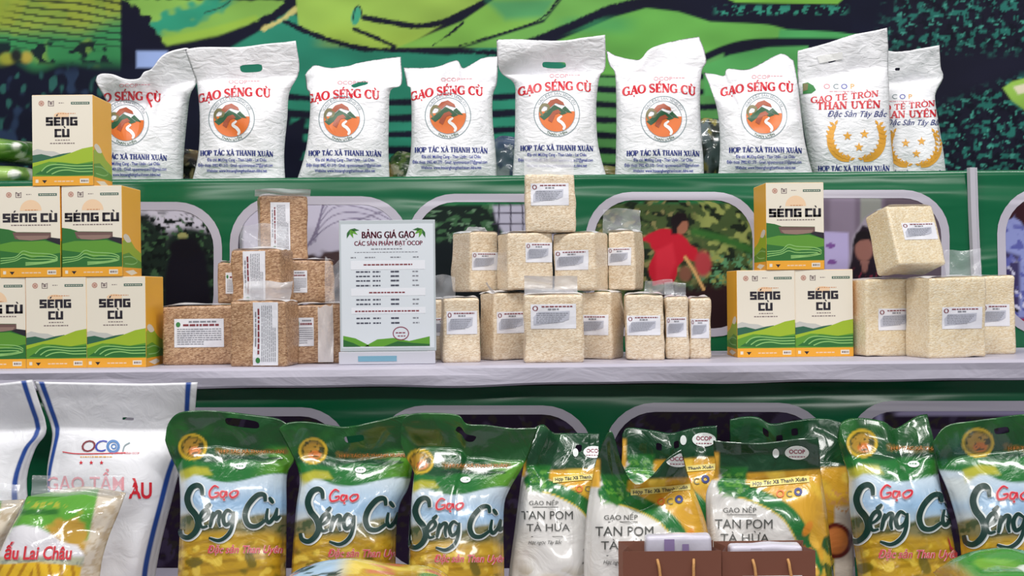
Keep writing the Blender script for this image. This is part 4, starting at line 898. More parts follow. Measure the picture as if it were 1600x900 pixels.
BXS = [('one', -8, 2.25, 0, 1.0, 'gift box with one-line title in the bottom row of the six-box pyramid'),
       ('two', 88, 2.25, 0, 0.0, 'gift box with two-line title in the bottom row between two boxes of the six-box pyramid'),
       ('two', 181.5, 2.25, 0, -1.0, 'gift box with two-line title in the bottom row beside the lying brown rice brick'),
       ('one', 47, 2.25, 1, 0.0, 'gift box with one-line title and dark window, middle row, farther from the brown bricks'),
       ('one', 144.5, 2.25, 1, -1.0, 'gift box with one-line title, middle row of the six-box pyramid, showing its yellow side'),
       ('two', 97.5, 2.25, 2, 0.5, 'gift box with two-line title alone on top of the tall six-box pyramid'),
       ('two', 1197, 2.35, 0, 0.0, 'gift box with two-line title under the three-box pile, beside the narrow cream bricks'),
       ('two', 1288.5, 2.35, 0, -1.5, 'gift box with two-line title under the three-box pile, beside the pale rice brick'),
       ('one', 1241.5, 2.35, 1, 1.0, 'gift box with one-line title and window topping the three-box pile')]
for kind, px, Yf, lvl, yaw, lab in BXS:
    r = protos[kind] if kind not in used else copy_tree(protos[kind]); used.add(kind)
    x, _ = P(px, 500 - 140 * lvl, Yf); r.location = (float(x), Yf + BD / 2, ZM + lvl * (BH + 0.0006)); r.rotation_euler = (0, 0, math.radians(yaw))
    tag(r, lab, 'gift box', 'printed gift boxes')

# ------------------------------------------------------------------ vacuum-packed rice bricks
def brick_mesh(w, h, d, rad, seed):
    def line(half): e = half - rad; return np.unique(np.concatenate([np.linspace(-half, -e, 4), np.linspace(-e, e, 13), np.linspace(e, half, 4)]))
    hx, hy, hz = w / 2, d / 2, h / 2; ax, ay, az = line(hx), line(hy), line(hz); V, Fc = [], []
    def patch(A, B, f, flip):
        off = sum(len(v) for v in V); a, b = np.meshgrid(A, B, indexing='ij'); V.append(f(a.ravel(), b.ravel())); Fc.append(grid_faces(len(A) - 1, len(B) - 1, off, flip))
    o = np.ones_like
    patch(ax, az, lambda a, b: np.stack([a, -hy * o(a), b], 1), False); patch(ax, az, lambda a, b: np.stack([a, hy * o(a), b], 1), True)
    patch(ay, az, lambda a, b: np.stack([hx * o(a), a, b], 1), False); patch(ay, az, lambda a, b: np.stack([-hx * o(a), a, b], 1), True)
    patch(ax, ay, lambda a, b: np.stack([a, b, hz * o(a)], 1), False); patch(ax, ay, lambda a, b: np.stack([a, b, -hz * o(a)], 1), True)
    p = np.vstack(V); inn = np.clip(p, [-hx + rad, -hy + rad, -hz + rad], [hx - rad, hy - rad, hz - rad]); n = p - inn; n /= np.linalg.norm(n, axis=1, keepdims=True) + 1e-12
    q = inn + n * rad; q = q + n * brick_disp(q, seed)[:, None]; q[:, 2] = np.maximum(q[:, 2], -hz)
    q[:, 2] += hz
    return q, np.vstack(Fc)
def brick_disp(p, seed): return 0.0012 * noise2(p[:, 0] * 40 + 7 * p[:, 1], p[:, 2] * 40 - 20 * p[:, 1], 1.0, seed % 7) + 0.0005 * noise2(p[:, 0] * 120, p[:, 2] * 120 + 60 * p[:, 1], 1.0, seed % 7 + 20)
def sheet(name, mat, parent, x0, x1, z0, hgt, y, tilt, amp, seed, taper=0.0, slant=0.0):
    """a crumpled loose end of plastic film rising from a pack"""
    n, m = 18, 12; U, V = np.meshgrid(np.linspace(0, 1, n + 1), np.linspace(0, 1, m + 1), indexing='ij')
    xw = (x0 + x1) / 2 + (U - .5) * (x1 - x0) * (1 - taper * V) + slant * V
    f = np.minimum(1, V * 3); c = amp * crease2(U * 5, V * 4, 1.6, seed) * f
    hh = hgt * V * (1 + 0.08 * noise2(U * 5, V, 1, seed + 2))
    W = np.stack([xw, y + hh * math.sin(tilt) + c * math.cos(tilt), z0 + hh * math.cos(tilt) - c * math.sin(tilt)], -1).reshape(-1, 3)
    return mesh_obj(name, W, grid_faces(n, m), mat, parent, smooth=True)
def sticker(parent, w, h, d, seed, rect, vert, brown):
    fx0, fx1, fz0, fz1 = rect; x0, x1, z0, z1 = (fx0 - .5) * w, (fx1 - .5) * w, fz0 * h, fz1 * h
    def fn(X, Y, L):
        """X 0..1 along the reading direction, Y 0..1 down"""
        if vert: x = x0 + Y * (x1 - x0); z = z0 + X * (z1 - z0)
        else: x = x0 + X * (x1 - x0); z = z1 - Y * (z1 - z0)
        p = np.stack([x, np.full_like(x, -d / 2), z - h / 2], 1)
        return np.stack([x, -d / 2 - brick_disp(p, seed) - 0.0006 - 0.0005 * L, z], -1)
    g = Print(); a = np.linspace(0, 1, 9)
    for i in range(8):
        for j in range(6): g.rect(i / 8, j / 6, (i + 1) / 8, (j + 1) / 6, M_STICKER, 0)
    st = g.build('sticker', fn, parent)
    p = Print()
    if brown:
        p.ell(0.08, 0.2, 0.045, 0.09, M_LEAF, 1); p.dashes(0.30, 0.85, 0.10, 0.05, M_INK, seed, 1, .05, .14, .02); p.dashes(0.18, 0.9, 0.22, 0.07, M_MAROON, seed + 1, 1, .04, .12, .02)
        for k in range(8): p.dashes(0.06, 0.60 if k > 5 else 0.95, 0.36 + k * 0.075, 0.026, M_INK, seed + k + 3, 1, .03, .10, .012)
    else:
        p.ring(0.10, 0.17, 0.05, 0.025, M_MAROON, 1, ry=0.09); p.dashes(0.24, 0.92, 0.10, 0.05, M_MAROON, seed, 1, .04, .10, .018); p.dashes(0.38, 0.62, 0.21, 0.06, M_INK, seed + 1, 1, .05, .10, .02)
        p.poly([(0.16, 0.32), (0.86, 0.28), (0.84, 0.62), (0.70, 0.72), (0.30, 0.80), (0.06, 0.84), (0.06, 0.52)], M_INK_BLUE, 1, 0.12)
        for k in range(6): p.dashes(0.12, 0.82 - .04 * k, 0.37 + k * 0.075, 0.022, M_INK, seed + k + 3, 2, .03, .09, .012)
    p.build('sticker_print', fn, st)
def brick(lab, px, py, Yf, zb, w, h, d, yaw, mat, stick=None, vert=False, group='vacuum-packed rice bricks', flaps=(), fold=True, seed=0, tiltx=0.0, tilty=0.0, rad=0.0055, name='rice_brick'):
    x, _ = P(px, py, Yf); r = empty(name, (float(x), Yf + d / 2, zb), lab, 'rice brick', group, (math.radians(tiltx), math.radians(tilty), math.radians(yaw)))
    for k in ('brown rice brick beside', 'brown rice brick on the second', 'pale rice brick at the front'):
        if lab.startswith(k): BK[k] = r
    V, Fc = brick_mesh(w, h, d, rad, seed); mesh_obj('packed_rice', V, Fc, mat, r, smooth=True, weld=True)
    if stick: sticker(r, w, h, d, seed, stick, vert, mat is M_BROWN)
    for (fx0, fx1, hg, y, tl, am, fm, tp, sl) in flaps: sheet('plastic_flap', fm, r, (fx0 - .5) * w, (fx1 - .5) * w, h - 0.001, hg, y, math.radians(tl), am, seed + 3, tp, sl)
    if fold:   # folded film ends pressed on the top
        n, m = 14, 8; U, V2 = np.meshgrid(np.linspace(0, 1, n + 1), np.linspace(0, 1, m + 1), indexing='ij')
        zz = h + 0.0012 + 0.0035 * np.abs(crease2(U * 5, V2 * 3, 1.5, seed + 2)) * np.sin(np.pi * np.clip(V2, .02, .98)) + 0.001 - 0.004 * (np.abs(2 * U - 1) ** 8)
        Wf = np.stack([(U - .5) * w * 0.99, (V2 - .5) * d * 0.94, zz], -1).reshape(-1, 3); mesh_obj('folded_film', Wf, grid_faces(n, m), M_HAZY, r, smooth=True)
    return r
W_, D_ = 0.112, 0.075
BK = {}                                               # packs by the start of their label
BR = 'brown rice bricks'; CRM = 'cream rice bricks in the middle pile'; PAL = 'pale rice bricks in the end pile'
LS = (0.17, 0.80, 0.42, 0.74)
# brown rice pile
brick('brown rice brick lying on its long side with wide paper label, beside the gift boxes', 322, 520, 2.30, ZM, 0.168, 0.112, 0.07, 0, M_BROWN, (0.14, 0.70, 0.30, 0.78), False, BR, seed=1)
brick('upright brown rice brick on the shelf with tall sideways label and crumpled film', 408, 520, 2.225, ZM, 0.108, 0.120, 0.07, -10, M_BROWN, (0.42, 0.86, 0.02, 0.98), True, BR, [(0.1, 0.95, 0.045, 0.0, -20, 0.006, M_HAZY, 0.0, 0.012)], seed=2)
brick('brown rice brick beside the price sign with a strip of clear film down its front', 496, 520, 2.30, ZM, 0.096, 0.112, 0.07, 14, M_BROWN, (0.02, 0.34, 0.30, 0.78), False, BR, seed=3)
brick('upright brown rice brick on the second layer, sideways label, clear film raised above it', 404, 430, 2.305, ZM + 0.1135, 0.100, 0.104, 0.07, -12, M_BROWN, (0.26, 0.72, 0.02, 0.97), True, BR, [(0.0, 0.95, 0.052, 0.01, 4, 0.004, M_CLEAR, 0.0, 0.0)], seed=4)
brick('brown rice brick peeking out behind the second layer toward the foliage photo', 369, 440, 2.39, ZM + 0.1135, 0.08, 0.083, 0.07, 6, M_BROWN, (0.2, 0.75, 0.25, 0.75), False, BR, seed=5)
brick('brown rice brick on the second layer with clear film end toward the price sign', 478, 440, 2.385, ZM + 0.1135, 0.094, 0.085, 0.07, 16, M_BROWN, (0.05, 0.42, 0.25, 0.76), False, BR, seed=6)
brick('topmost brown rice brick with sideways label and folded film cap', 436, 360, 2.40, ZM + 0.200, 0.094, 0.126, 0.072, 16, M_BROWN, (0.22, 0.62, 0.12, 0.90), True, BR, [(-0.1, 1.05, 0.022, -0.034, -50, 0.004, M_HAZY, 0.0, 0.0)], seed=7)
# loose clear film ends of a pack, standing beside it
def film_end(root, px0, py0, px1, py1, Y, seed, tilt, mat):
    x0, z0 = P(px0, py1, Y); x1, z1 = P(px1, py0, Y)
    o = sheet('plastic_flap', mat, root, float(x0), float(x1), float(z0), float(z1 - z0), Y, math.radians(tilt), 0.005, seed)
    o.matrix_parent_inverse = Matrix.LocRotScale(root.location, root.rotation_euler, None).inverted()
film_end(BK['brown rice brick beside'], 497, 478, 520, 566, 2.275, 31, 2, M_HAZY)
film_end(BK['brown rice brick on the second'], 508, 406, 535, 474, 2.36, 32, 2, M_CLEAR)
# cream rice pile
brick('cream rice brick mostly hidden behind the price sign, darker narrow strip showing', 692, 520, 2.38, ZM, 0.06, 0.118, 0.06, 0, M_RICE, (0.1, 0.9, 0.4, 0.7), False, CRM, [(0.0, 0.9, 0.05, 0, 0, 0.005, M_CLEAR, 0, 0)], seed=8)
brick('cream rice brick in the bottom row next to the price sign', 718, 520, 2.285, ZM, 0.070, 0.121, D_, 6, M_RICE, (0.10, 0.92, 0.44, 0.80), False, CRM, seed=9)
brick('cream rice brick in the bottom row showing its blank side and a twisted film end', 787, 520, 2.342, ZM, 0.078, 0.130, 0.060, 30, M_RICE, (0.10, 0.95, 0.40, 0.72), False, CRM, [(0.0, 0.12, 0.03, -0.026, -50, 0.001, M_HAZY, 0.6, -0.03)], seed=10)
brick('cream rice brick fronting the middle pile with shiny silver film standing on top', 865, 520, 2.245, ZM, 0.110, 0.126, 0.075, 0, M_RICE, (0.12, 0.88, 0.50, 0.86), False, CRM, [(0.02, 0.92, 0.038, -0.01, -12, 0.006, M_HAZY, 0.0, 0.0)], seed=11)
brick('turned cream rice brick in the bottom row between the silver-filmed one and three narrow ones', 940, 520, 2.337, ZM, 0.072, 0.130, 0.080, -22, M_RICE, (0.02, 0.92, 0.36, 0.66), False, CRM, seed=12)
brick('cream rice brick in the bottom row, third from the three-box pile', 1010, 520, 2.295, ZM, 0.073, 0.124, 0.078, -4, M_RICE, (0.04, 0.90, 0.38, 0.68), False, CRM, [(0.5, 1.3, 0.03, 0.0, 5, 0.004, M_CLEAR, 0.1, 0.0)], seed=13)
brick('narrow cream rice brick in the bottom row, second from the three-box pile', 1059, 520, 2.31, ZM, 0.044, 0.118, 0.070, -3, M_RICE, (0.06, 0.92, 0.36, 0.68), False, CRM, [(0.05, 0.98, 0.028, 0.0, 5, 0.004, M_CLEAR, 0, 0.0)], seed=14)
brick('narrow cream rice brick ending the bottom row toward the gift box pile', 1096, 520, 2.32, ZM, 0.041, 0.116, 0.070, -3, M_RICE, (0.06, 0.90, 0.34, 0.66), False, CRM, seed=15)
Z2 = ZM + 0.1325
brick('cream rice brick on the second row nearest the price sign, film cap peaked', 742, 420, 2.395, Z2, 0.066, 0.118, 0.075, 32, M_RICE, (0.05, 0.95, 0.36, 0.66), False, CRM, [(0.0, 1.0, 0.016, 0.0, -30, 0.005, M_HAZY, 0.5, 0.0)], seed=16)
brick('cream rice brick under the topmost one, label face turned away from the price sign', 820, 420, 2.345, Z2 + 0.002, 0.092, 0.112, 0.078, 16, M_RICE, (0.40, 0.98, 0.48, 0.82), False, CRM, seed=17)
brick('cream rice brick under the topmost one, label face turned toward the price sign', 909, 420, 2.345, Z2, 0.088, 0.112, 0.078, -24, M_RICE, (0.06, 0.86, 0.36, 0.70), False, CRM, seed=18)
brick('cream rice brick ending the second row with silver film standing above it', 980, 420, 2.378, Z2, 0.055, 0.116, 0.060, -24, M_RICE, (0.02, 0.90, 0.42, 0.72), False, CRM, [(-0.5, 0.95, 0.044, 0.02, 8, 0.005, M_CLEAR, 0.0, 0.0)], seed=19)
brick('topmost cream rice brick balanced on the middle pile before the sack row', 860, 320, 2.35, Z2 + 0.1135, 0.099, 0.113, 0.07, 0, M_RICE, (0.12, 0.86, 0.46, 0.84), False, CRM, [(0.0, 0.98, 0.036, -0.01, 0, 0.0015, M_HAZY, 0.0, 0.0)], seed=20, fold=False)
# pale rice pile
brick('pale rice brick beside the gift boxes in the end pile', 1384, 500, 2.33, ZM, 0.104, 0.148, 0.075, 14, M_RICE_PALE, (0.26, 0.98, 0.34, 0.62), False, PAL, seed=21)
brick('pale rice brick at the front of the end pile, fully visible, label low', 1490, 500, 2.26, ZM, 0.118, 0.150, 0.085, 12, M_RICE_PALE, (0.22, 0.92, 0.36, 0.63), False, PAL, seed=22)
brick('pale rice brick closing the end pile toward the trim post', 1561, 500, 2.365, ZM, 0.070, 0.152, 0.070, -6, M_RICE_PALE, (0.10, 0.84, 0.36, 0.64), False, PAL, seed=23)
brick('pale rice brick resting askew on top of the end pile', 1434, 390, 2.285, ZM + 0.1645, 0.110, 0.120, 0.068, 22, M_RICE_PALE, (0.24, 0.94, 0.42, 0.70), False, PAL, [], seed=24, tiltx=-17, tilty=-1)
film_end(BK['pale rice brick at the front'], 1478, 388, 1534, 436, 2.33, 34, 10, M_CLEAR)

# ------------------------------------------------------------------ price list stand
M_ACR = film_mat('acrylic', (225, 230, 238), 0.30, 0.05); M_PAPER = plain('price_paper', (224, 230, 238), 0.35, coat=0.3); M_PANEL = plain('price_panel', (238, 240, 248), 0.35)
YS_ = 2.262; x0, z0 = P(533, 556, YS_); sx = YS_ / F
r = empty('price_sign', (float(P(607, 556, YS_)[0]), YS_, ZM), 'clear acrylic stand holding a printed rice price list', 'price sign')
def sgn(X, Y, L): return np.stack([(X - 607) * sx, -0.0031 - 0.00015 * L, 0.026 + (547 - Y) * sx], -1)
V, Fc = box_geo(-75 * sx, 75 * sx, -0.0028, 0.0025, 0.024, 0.026 + 203 * sx, 0.0008); mesh_obj('acrylic_panel', V, Fc, plain('acrylic_edge', (196, 204, 210), 0.12, coat=0.5), r)
V, Fc = box_geo(-76 * sx, 74 * sx, -0.012, 0.05, 0.0003, 0.004, 0.001); mesh_obj('foot_plate', V, Fc, plain('acrylic_white', (206, 206, 216), 0.15, coat=0.5), r)
V, Fc = box_geo(-76 * sx, 74 * sx, -0.014, -0.009, 0.0005, 0.024, 0.001); ft = mesh_obj('foot_block', V, Fc, plain('acrylic_white', (206, 206, 216), 0.15), r)
V, Fc = box_geo(-46 * sx, 14 * sx, -0.0146, -0.0138, 0.006, 0.016); mesh_obj('blue_sticker', V, Fc, plain('pale_blue', (120, 168, 190), 0.4), ft)
V, Fc = box_geo(-72 * sx, 72 * sx, -0.0030, -0.0027, 0.030, 0.026 + 197 * sx); pp = mesh_obj('price_list', V, Fc, M_PAPER, r)
M_MAG = plain('magenta_ink', (140, 34, 70), 0.4); M_DARKINK = plain('dark_ink', (70, 72, 90), 0.4); M_LG = plain('leafy_green', (96, 160, 50), 0.4); M_DG = plain('leafy_dark', (44, 104, 50), 0.4)
p = Print()
[p.text('BẢNG GIÁ GẠO', 608.6 + k, 372, 15, M_MAG, width=82) for k in (0, 0.5, 1.0)]; [p.text('CÁC SẢN PHẨM ĐẠT OCOP', 608.7 + k, 383.5, 10, M_MAG, width=106) for k in (0, 0.6)]
p.dashes(582, 632, 389, 1.6, M_INK, 2, 1, 2, 5); p.dashes(556, 656, 394, 1.0, M_INK, 3, 1, 2, 5)
for y in (402,): [p.dashes(a, b, y, 1.8, M_INK, a, 1, 2, 5) for a, b in ((550, 558), (572, 588), (612, 628), (647, 656))]
for y0, y1 in ((407, 421), (450, 462), (480, 490)): p.rect(550, y0, 666, y1, M_PANEL, 1)
p.dashes(570, 646, 413.5, 2.2, M_MAROON, 5, 2, 3, 6); p.dashes(578, 634, 457, 2.2, M_MAROON, 6, 2, 3, 6); p.dashes(556, 656, 486, 2.2, M_MAROON, 7, 2, 3, 6)
for k, y in enumerate((424.5, 431.5, 438.5, 446, 468, 475, 497, 504.5)):
    p.dashes(558, 580, y, 2.2, M_DARKINK, 20 + k, 1, 3, 6); p.dashes(584, 596, y, 2.2, M_DARKINK, 40 + k, 1, 3, 5); p.dashes(612, 625, y, 2.6, M_DARKINK, 60 + k, 1, 5, 8, .6); p.dashes(646, 656, y, 2, M_INK, 80 + k, 1, 3, 5)
p.ring(627, 521, 12, 1.3, M_MAG, 2, 10); p.dashes(619, 635, 520, 1.6, M_MAG, 3, 2, 3, 6); p.dashes(622, 634, 525, 1.4, M_MAG, 4, 2, 3, 6)
p.poly([(537, 540), (537, 524), (556, 528), (575, 538), (578, 541)], M_LG, 1); p.poly([(537, 541), (537, 530), (552, 535), (564, 541)], M_DG, 2); p.poly([(570, 541), (590, 530), (615, 528), (640, 533), (672, 526), (672, 541)], M_LG, 1); p.poly([(600, 541), (622, 533), (645, 536), (672, 538), (672, 541)], M_DG, 2)
for sg, cx in ((1, 549), (-1, 662)):
    for a in (0.1, 0.6, 1.2, 1.9):
        ux, uy = sg * math.cos(a), math.sin(a); p.poly([(cx, 358), (cx + ux * 7 - uy * 2.4, 358 + uy * 7 + ux * 2.4), (cx + ux * 15, 358 + uy * 15), (cx + ux * 7 + uy * 2.4, 358 + uy * 7 - ux * 2.4)], (M_LG, M_DG)[int(a * 10) % 2], 1)
p.build('price_list_print', sgn, pp)

# ------------------------------------------------------------------ front row: printed film bags
M_BRUSH = plain('brush_green_ink', (16, 56, 50), 0.3, coat=0.4); M_HALO = plain('brush_white_ink', (232, 238, 238), 0.3, coat=0.4); M_PINK = plain('pink_red_ink', (214, 70, 84), 0.3); M_GAO = plain('gao_red_ink', (214, 44, 62), 0.3); M_PALEPINK = plain('gao_halo_ink', (240, 190, 196), 0.3)
I0 = (266.0, 186.0)
def art_seng(X, Y):
    p = Painter(X, Y, (200, 214, 226))
    one = np.ones(X.shape)
    p.mix(sstep(735, 800, Y), (152, 190, 226)); p.mix(sstep(780, 812, Y) * sstep(330, 290, X), (214, 216, 214)); p.mix(sstep(786, 812, Y) * 0.6, (196, 208, 214))
    hill = 812 + 8 * noise2(X, X * 0, 0.05, 3) - 0.06 * (X - 300)
    p.mix(sstep(hill - 3, hill + 4, Y), (128, 122, 84)); p.speck(sstep(hill, hill + 5, Y) * sstep(845, 830, Y), (70, 84, 52), 0.2, 5, 0.2)
    p.mix(sstep(826, 846, Y + 4 * noise2(X, Y, 0.06, 6)), (196, 156, 40))
    row = np.sin((Y - 820) * 0.33 + 0.05 * (X - 350) + 1.4 * noise2(X, Y, 0.03, 9)); p.mix(0.55 * sstep(0.2, 0.9, row) * sstep(832, 850, Y), (140, 104, 24)); p.speck(sstep(832, 850, Y), (226, 194, 74), 0.13, 11, 0.5); p.speck(sstep(840, 860, Y), (120, 104, 28), 0.08, 14, 0.7, 0.5)
    wav = 742 + 10 * np.sin((X - 300) / 30.0) * sstep(290, 330, X) + 0.07 * (X - 330)
    p.mix(sstep(wav + 2, wav - 2, Y), (30, 110, 46)); p.mix(sstep(390, 440, X + 0.3 * (Y - 720)) * sstep(wav + 1, wav - 3, Y) * sstep(690, 706, Y), (86, 146, 42)); p.mix(sstep(722, 716, Y + 3 * np.sin(X / 14)) * sstep(430, 400, X - .4 * (Y - 700)), (20, 74, 40))
    p.mix(sstep(700, 690, Y), (24, 80, 36)); p.speck(sstep(712, 700, Y), (42, 108, 44), 0.05, 17, 0.3, 0.8, 0.6)
    p.poly([(276, 736), (300, 728), (322, 730), (330, 742), (300, 742), (280, 754)], (178, 176, 54), 3); p.mix(sstep(296, 280, X) * sstep(742, 752, Y) * sstep(800, 770, Y) * 0.6, (226, 230, 224))
    p.line([(338, 702), (380, 706), (446, 704)], 8, (110, 96, 44), 2, 2, 0.5); p.line([(336, 714), (440, 715)], 3.5, (16, 58, 36), 1.5, 1)
    p.ell(298, 697, 23, 21, (214, 178, 48), 0.05); p.ell(298, 697, 19, 17, (112, 100, 34), 0.1); p.ell(298, 697, 16, 14, (180, 140, 52), 0.1); p.ell(301, 703, 10, 7, (206, 116, 44), 0.2); p.speck((np.hypot((X - 298) / 18, (Y - 694) / 14) < 1) * 1.0, (66, 66, 26), 0.35, 21, 0.4)
    return p.c
def z6(pts): return [(240 + a / 2.8125, 580 + b / 2.8125) for a, b in pts]
SENG = [z6([(212, 548), (207, 516), (188, 504), (162, 519), (147, 560), (158, 602), (184, 638), (194, 678), (180, 714), (150, 737), (122, 728), (114, 700)]), z6([(205, 664), (226, 650), (240, 630), (231, 613), (212, 626), (200, 660), (210, 690), (236, 686)]), z6([(224, 604), (234, 598), (248, 584)]),
        z6([(246, 692), (252, 660), (260, 622)]), z6([(250, 664), (274, 626), (290, 628), (284, 662), (290, 690)]), z6([(346, 628), (322, 616), (305, 646), (314, 680), (338, 666), (350, 628)]), z6([(352, 620), (346, 680), (326, 725), (286, 750), (240, 738)]),
        z6([(492, 576), (486, 546), (455, 549), (416, 592), (401, 640), (416, 680), (452, 686), (494, 658)]), z6([(502, 606), (496, 650), (508, 670), (530, 642), (542, 604)]), z6([(542, 606), (536, 654), (556, 640)]), z6([(508, 556), (516, 570), (526, 584)])]
GAO = [z6([(282, 512), (262, 505), (241, 530), (246, 555), (274, 550), (281, 535), (262, 536)]), z6([(312, 530), (294, 530), (290, 550), (304, 553), (316, 530), (318, 552)]), z6([(302, 562), (305, 565), (308, 562)]), z6([(346, 526), (331, 541), (341, 556), (362, 545), (366, 528), (346, 526)])]
def seng_prints(bag, root, xf):
    lay = bag.lay(xf, 0.0012); og = bag.origin; p = Print()
    for k, s in enumerate(SENG):
        w = 9.5 if k == 0 else 8.6 if k == 7 else 6.2
        p.stroke(s, w + 4.0, M_HALO, 1, True); p.stroke([(a - 1.2, b - 0.8) for a, b in s], w, M_BRUSH, 3, True)
    p.build('brush_lettering', lay, root, og, 'dark green brush lettering with white edge'); p = Print()
    for s in GAO: p.stroke(s, 5.2, M_PALEPINK, 1, True); p.stroke(s, 2.7, M_GAO, 3, True)
    p.build('script_lettering', lay, root, og, 'small red script word'); p = Print()
    p.text('Đặc sản Than Uyên', 380, 866, 17, M_PALEPINK, 1, shear=0.25, width=118, bold=0.03); p.text('Đặc sản Than Uyên', 380, 866, 17, M_PINK, 3, shear=0.25, width=118, bold=0.0)
    p.build('red_lettering', lay, root, og, 'red script lettering'); p = Print()
    p.ell(374, 728, 9, 5, M_HALO, 1); p.dashes(368, 380, 728, 1.4, M_LEAF, 3, 2, 2, 4); p.build('oval_mark', lay, root, og)
    p = Print(); p.text('HỢP TÁC XÃ THANH XUÂN', 392, 707, 7, plain('rust_lettering', (176, 112, 50), 0.4), 1, width=104, bold=0.02); p.build('header_lettering', lay, root, og)

YB = 1.97
SENGB = [
 ([(275, 991), (278, 900), (283, 800), (279, 745), (270, 715), (264, 685)], [(264, 685), (268, 660), (285, 643), (320, 639), (360, 642), (400, 647), (440, 654), (462, 670)], [(446, 991), (447, 900), (448, 800), (449, 742), (462, 715), (462, 670)], 1.985, 'rounded green script-titled rice bag standing beside the blue-edged white sack', 0.0, (0.62, 0.955, 0.115, 0.019, 0.0)),
 ([(455, 991), (455, 900), (462, 800), (468, 745), (452, 700), (437, 668)], [(437, 668), (452, 659), (480, 657), (520, 664), (545, 665), (590, 656), (632, 646), (648, 648)], [(622, 991), (618, 900), (622, 800), (638, 762), (646, 720), (648, 648)], 1.965, 'green rice bag with script title and sagging header between two like bags', 0.0, (0.54, 0.935, 0.075, 0.017, 0.0)),
 ([(638, 991), (638, 900), (643, 800), (648, 745), (636, 715), (628, 690)], [(628, 690), (630, 656), (645, 644), (690, 643), (718, 647), (730, 660), (760, 662), (800, 668), (840, 667)], [(790, 991), (788, 900), (787, 800), (796, 765), (822, 720), (840, 667)], 1.94, 'green script-titled rice bag with wide flared corner, next to the white sticky rice bags', 0.0, (0.55, 0.93, 0.075, 0.018, -0.2)),
 ([(1345, 991), (1340, 900), (1328, 800), (1326, 745), (1320, 720), (1312, 690)], [(1312, 690), (1318, 662), (1345, 655), (1385, 660), (1408, 672), (1440, 652), (1456, 649)], [(1500, 991), (1498, 900), (1486, 820), (1470, 760), (1463, 715), (1456, 649)], 1.99, 'green rice bag with script title and twisted dark header, beside the maroon-ringed bag', -8.0, None),
 ([(1505, 991), (1503, 900), (1498, 830), (1480, 765), (1463, 725), (1450, 690)], [(1450, 690), (1470, 664), (1510, 655), (1560, 649), (1600, 646), (1645, 646)], [(1685, 991), (1685, 900), (1683, 800), (1675, 720), (1645, 646)], 1.96, 'green script-titled rice bag standing behind the green and blue lying bag', 0.0, (0.55, 0.935, 0.06, 0.016, 0.0))]
for i, (L, Tp, R, Y0, lab, dx, hole) in enumerate(SENGB):
    b = Bag(L, Tp, R, Y0, ZT, 0.045, neck=0.83, lean=0.05, flapbend=(-0.02, -0.015, -0.02, 0.02, -0.02)[i], seed=130 + i * 9, flap_amp=0.007, body_amp=0.0022, film=0.0016)
    r = empty('rice_bag', b.origin, lab, 'rice bag', 'green script-titled rice bags'); xf = (347, 769) + ((349, 769, 0.98), (537, 775, 0.98), (702, 788, 0.93), (1399, 769, 1.06), (1582, 771, 1.10))[i]; b.build(r, 'bag_body', M_FILMPRINT, 84, 130, art=art_seng, holes=[hole] if hole else (), xf=xf); seng_prints(b, r, xf)

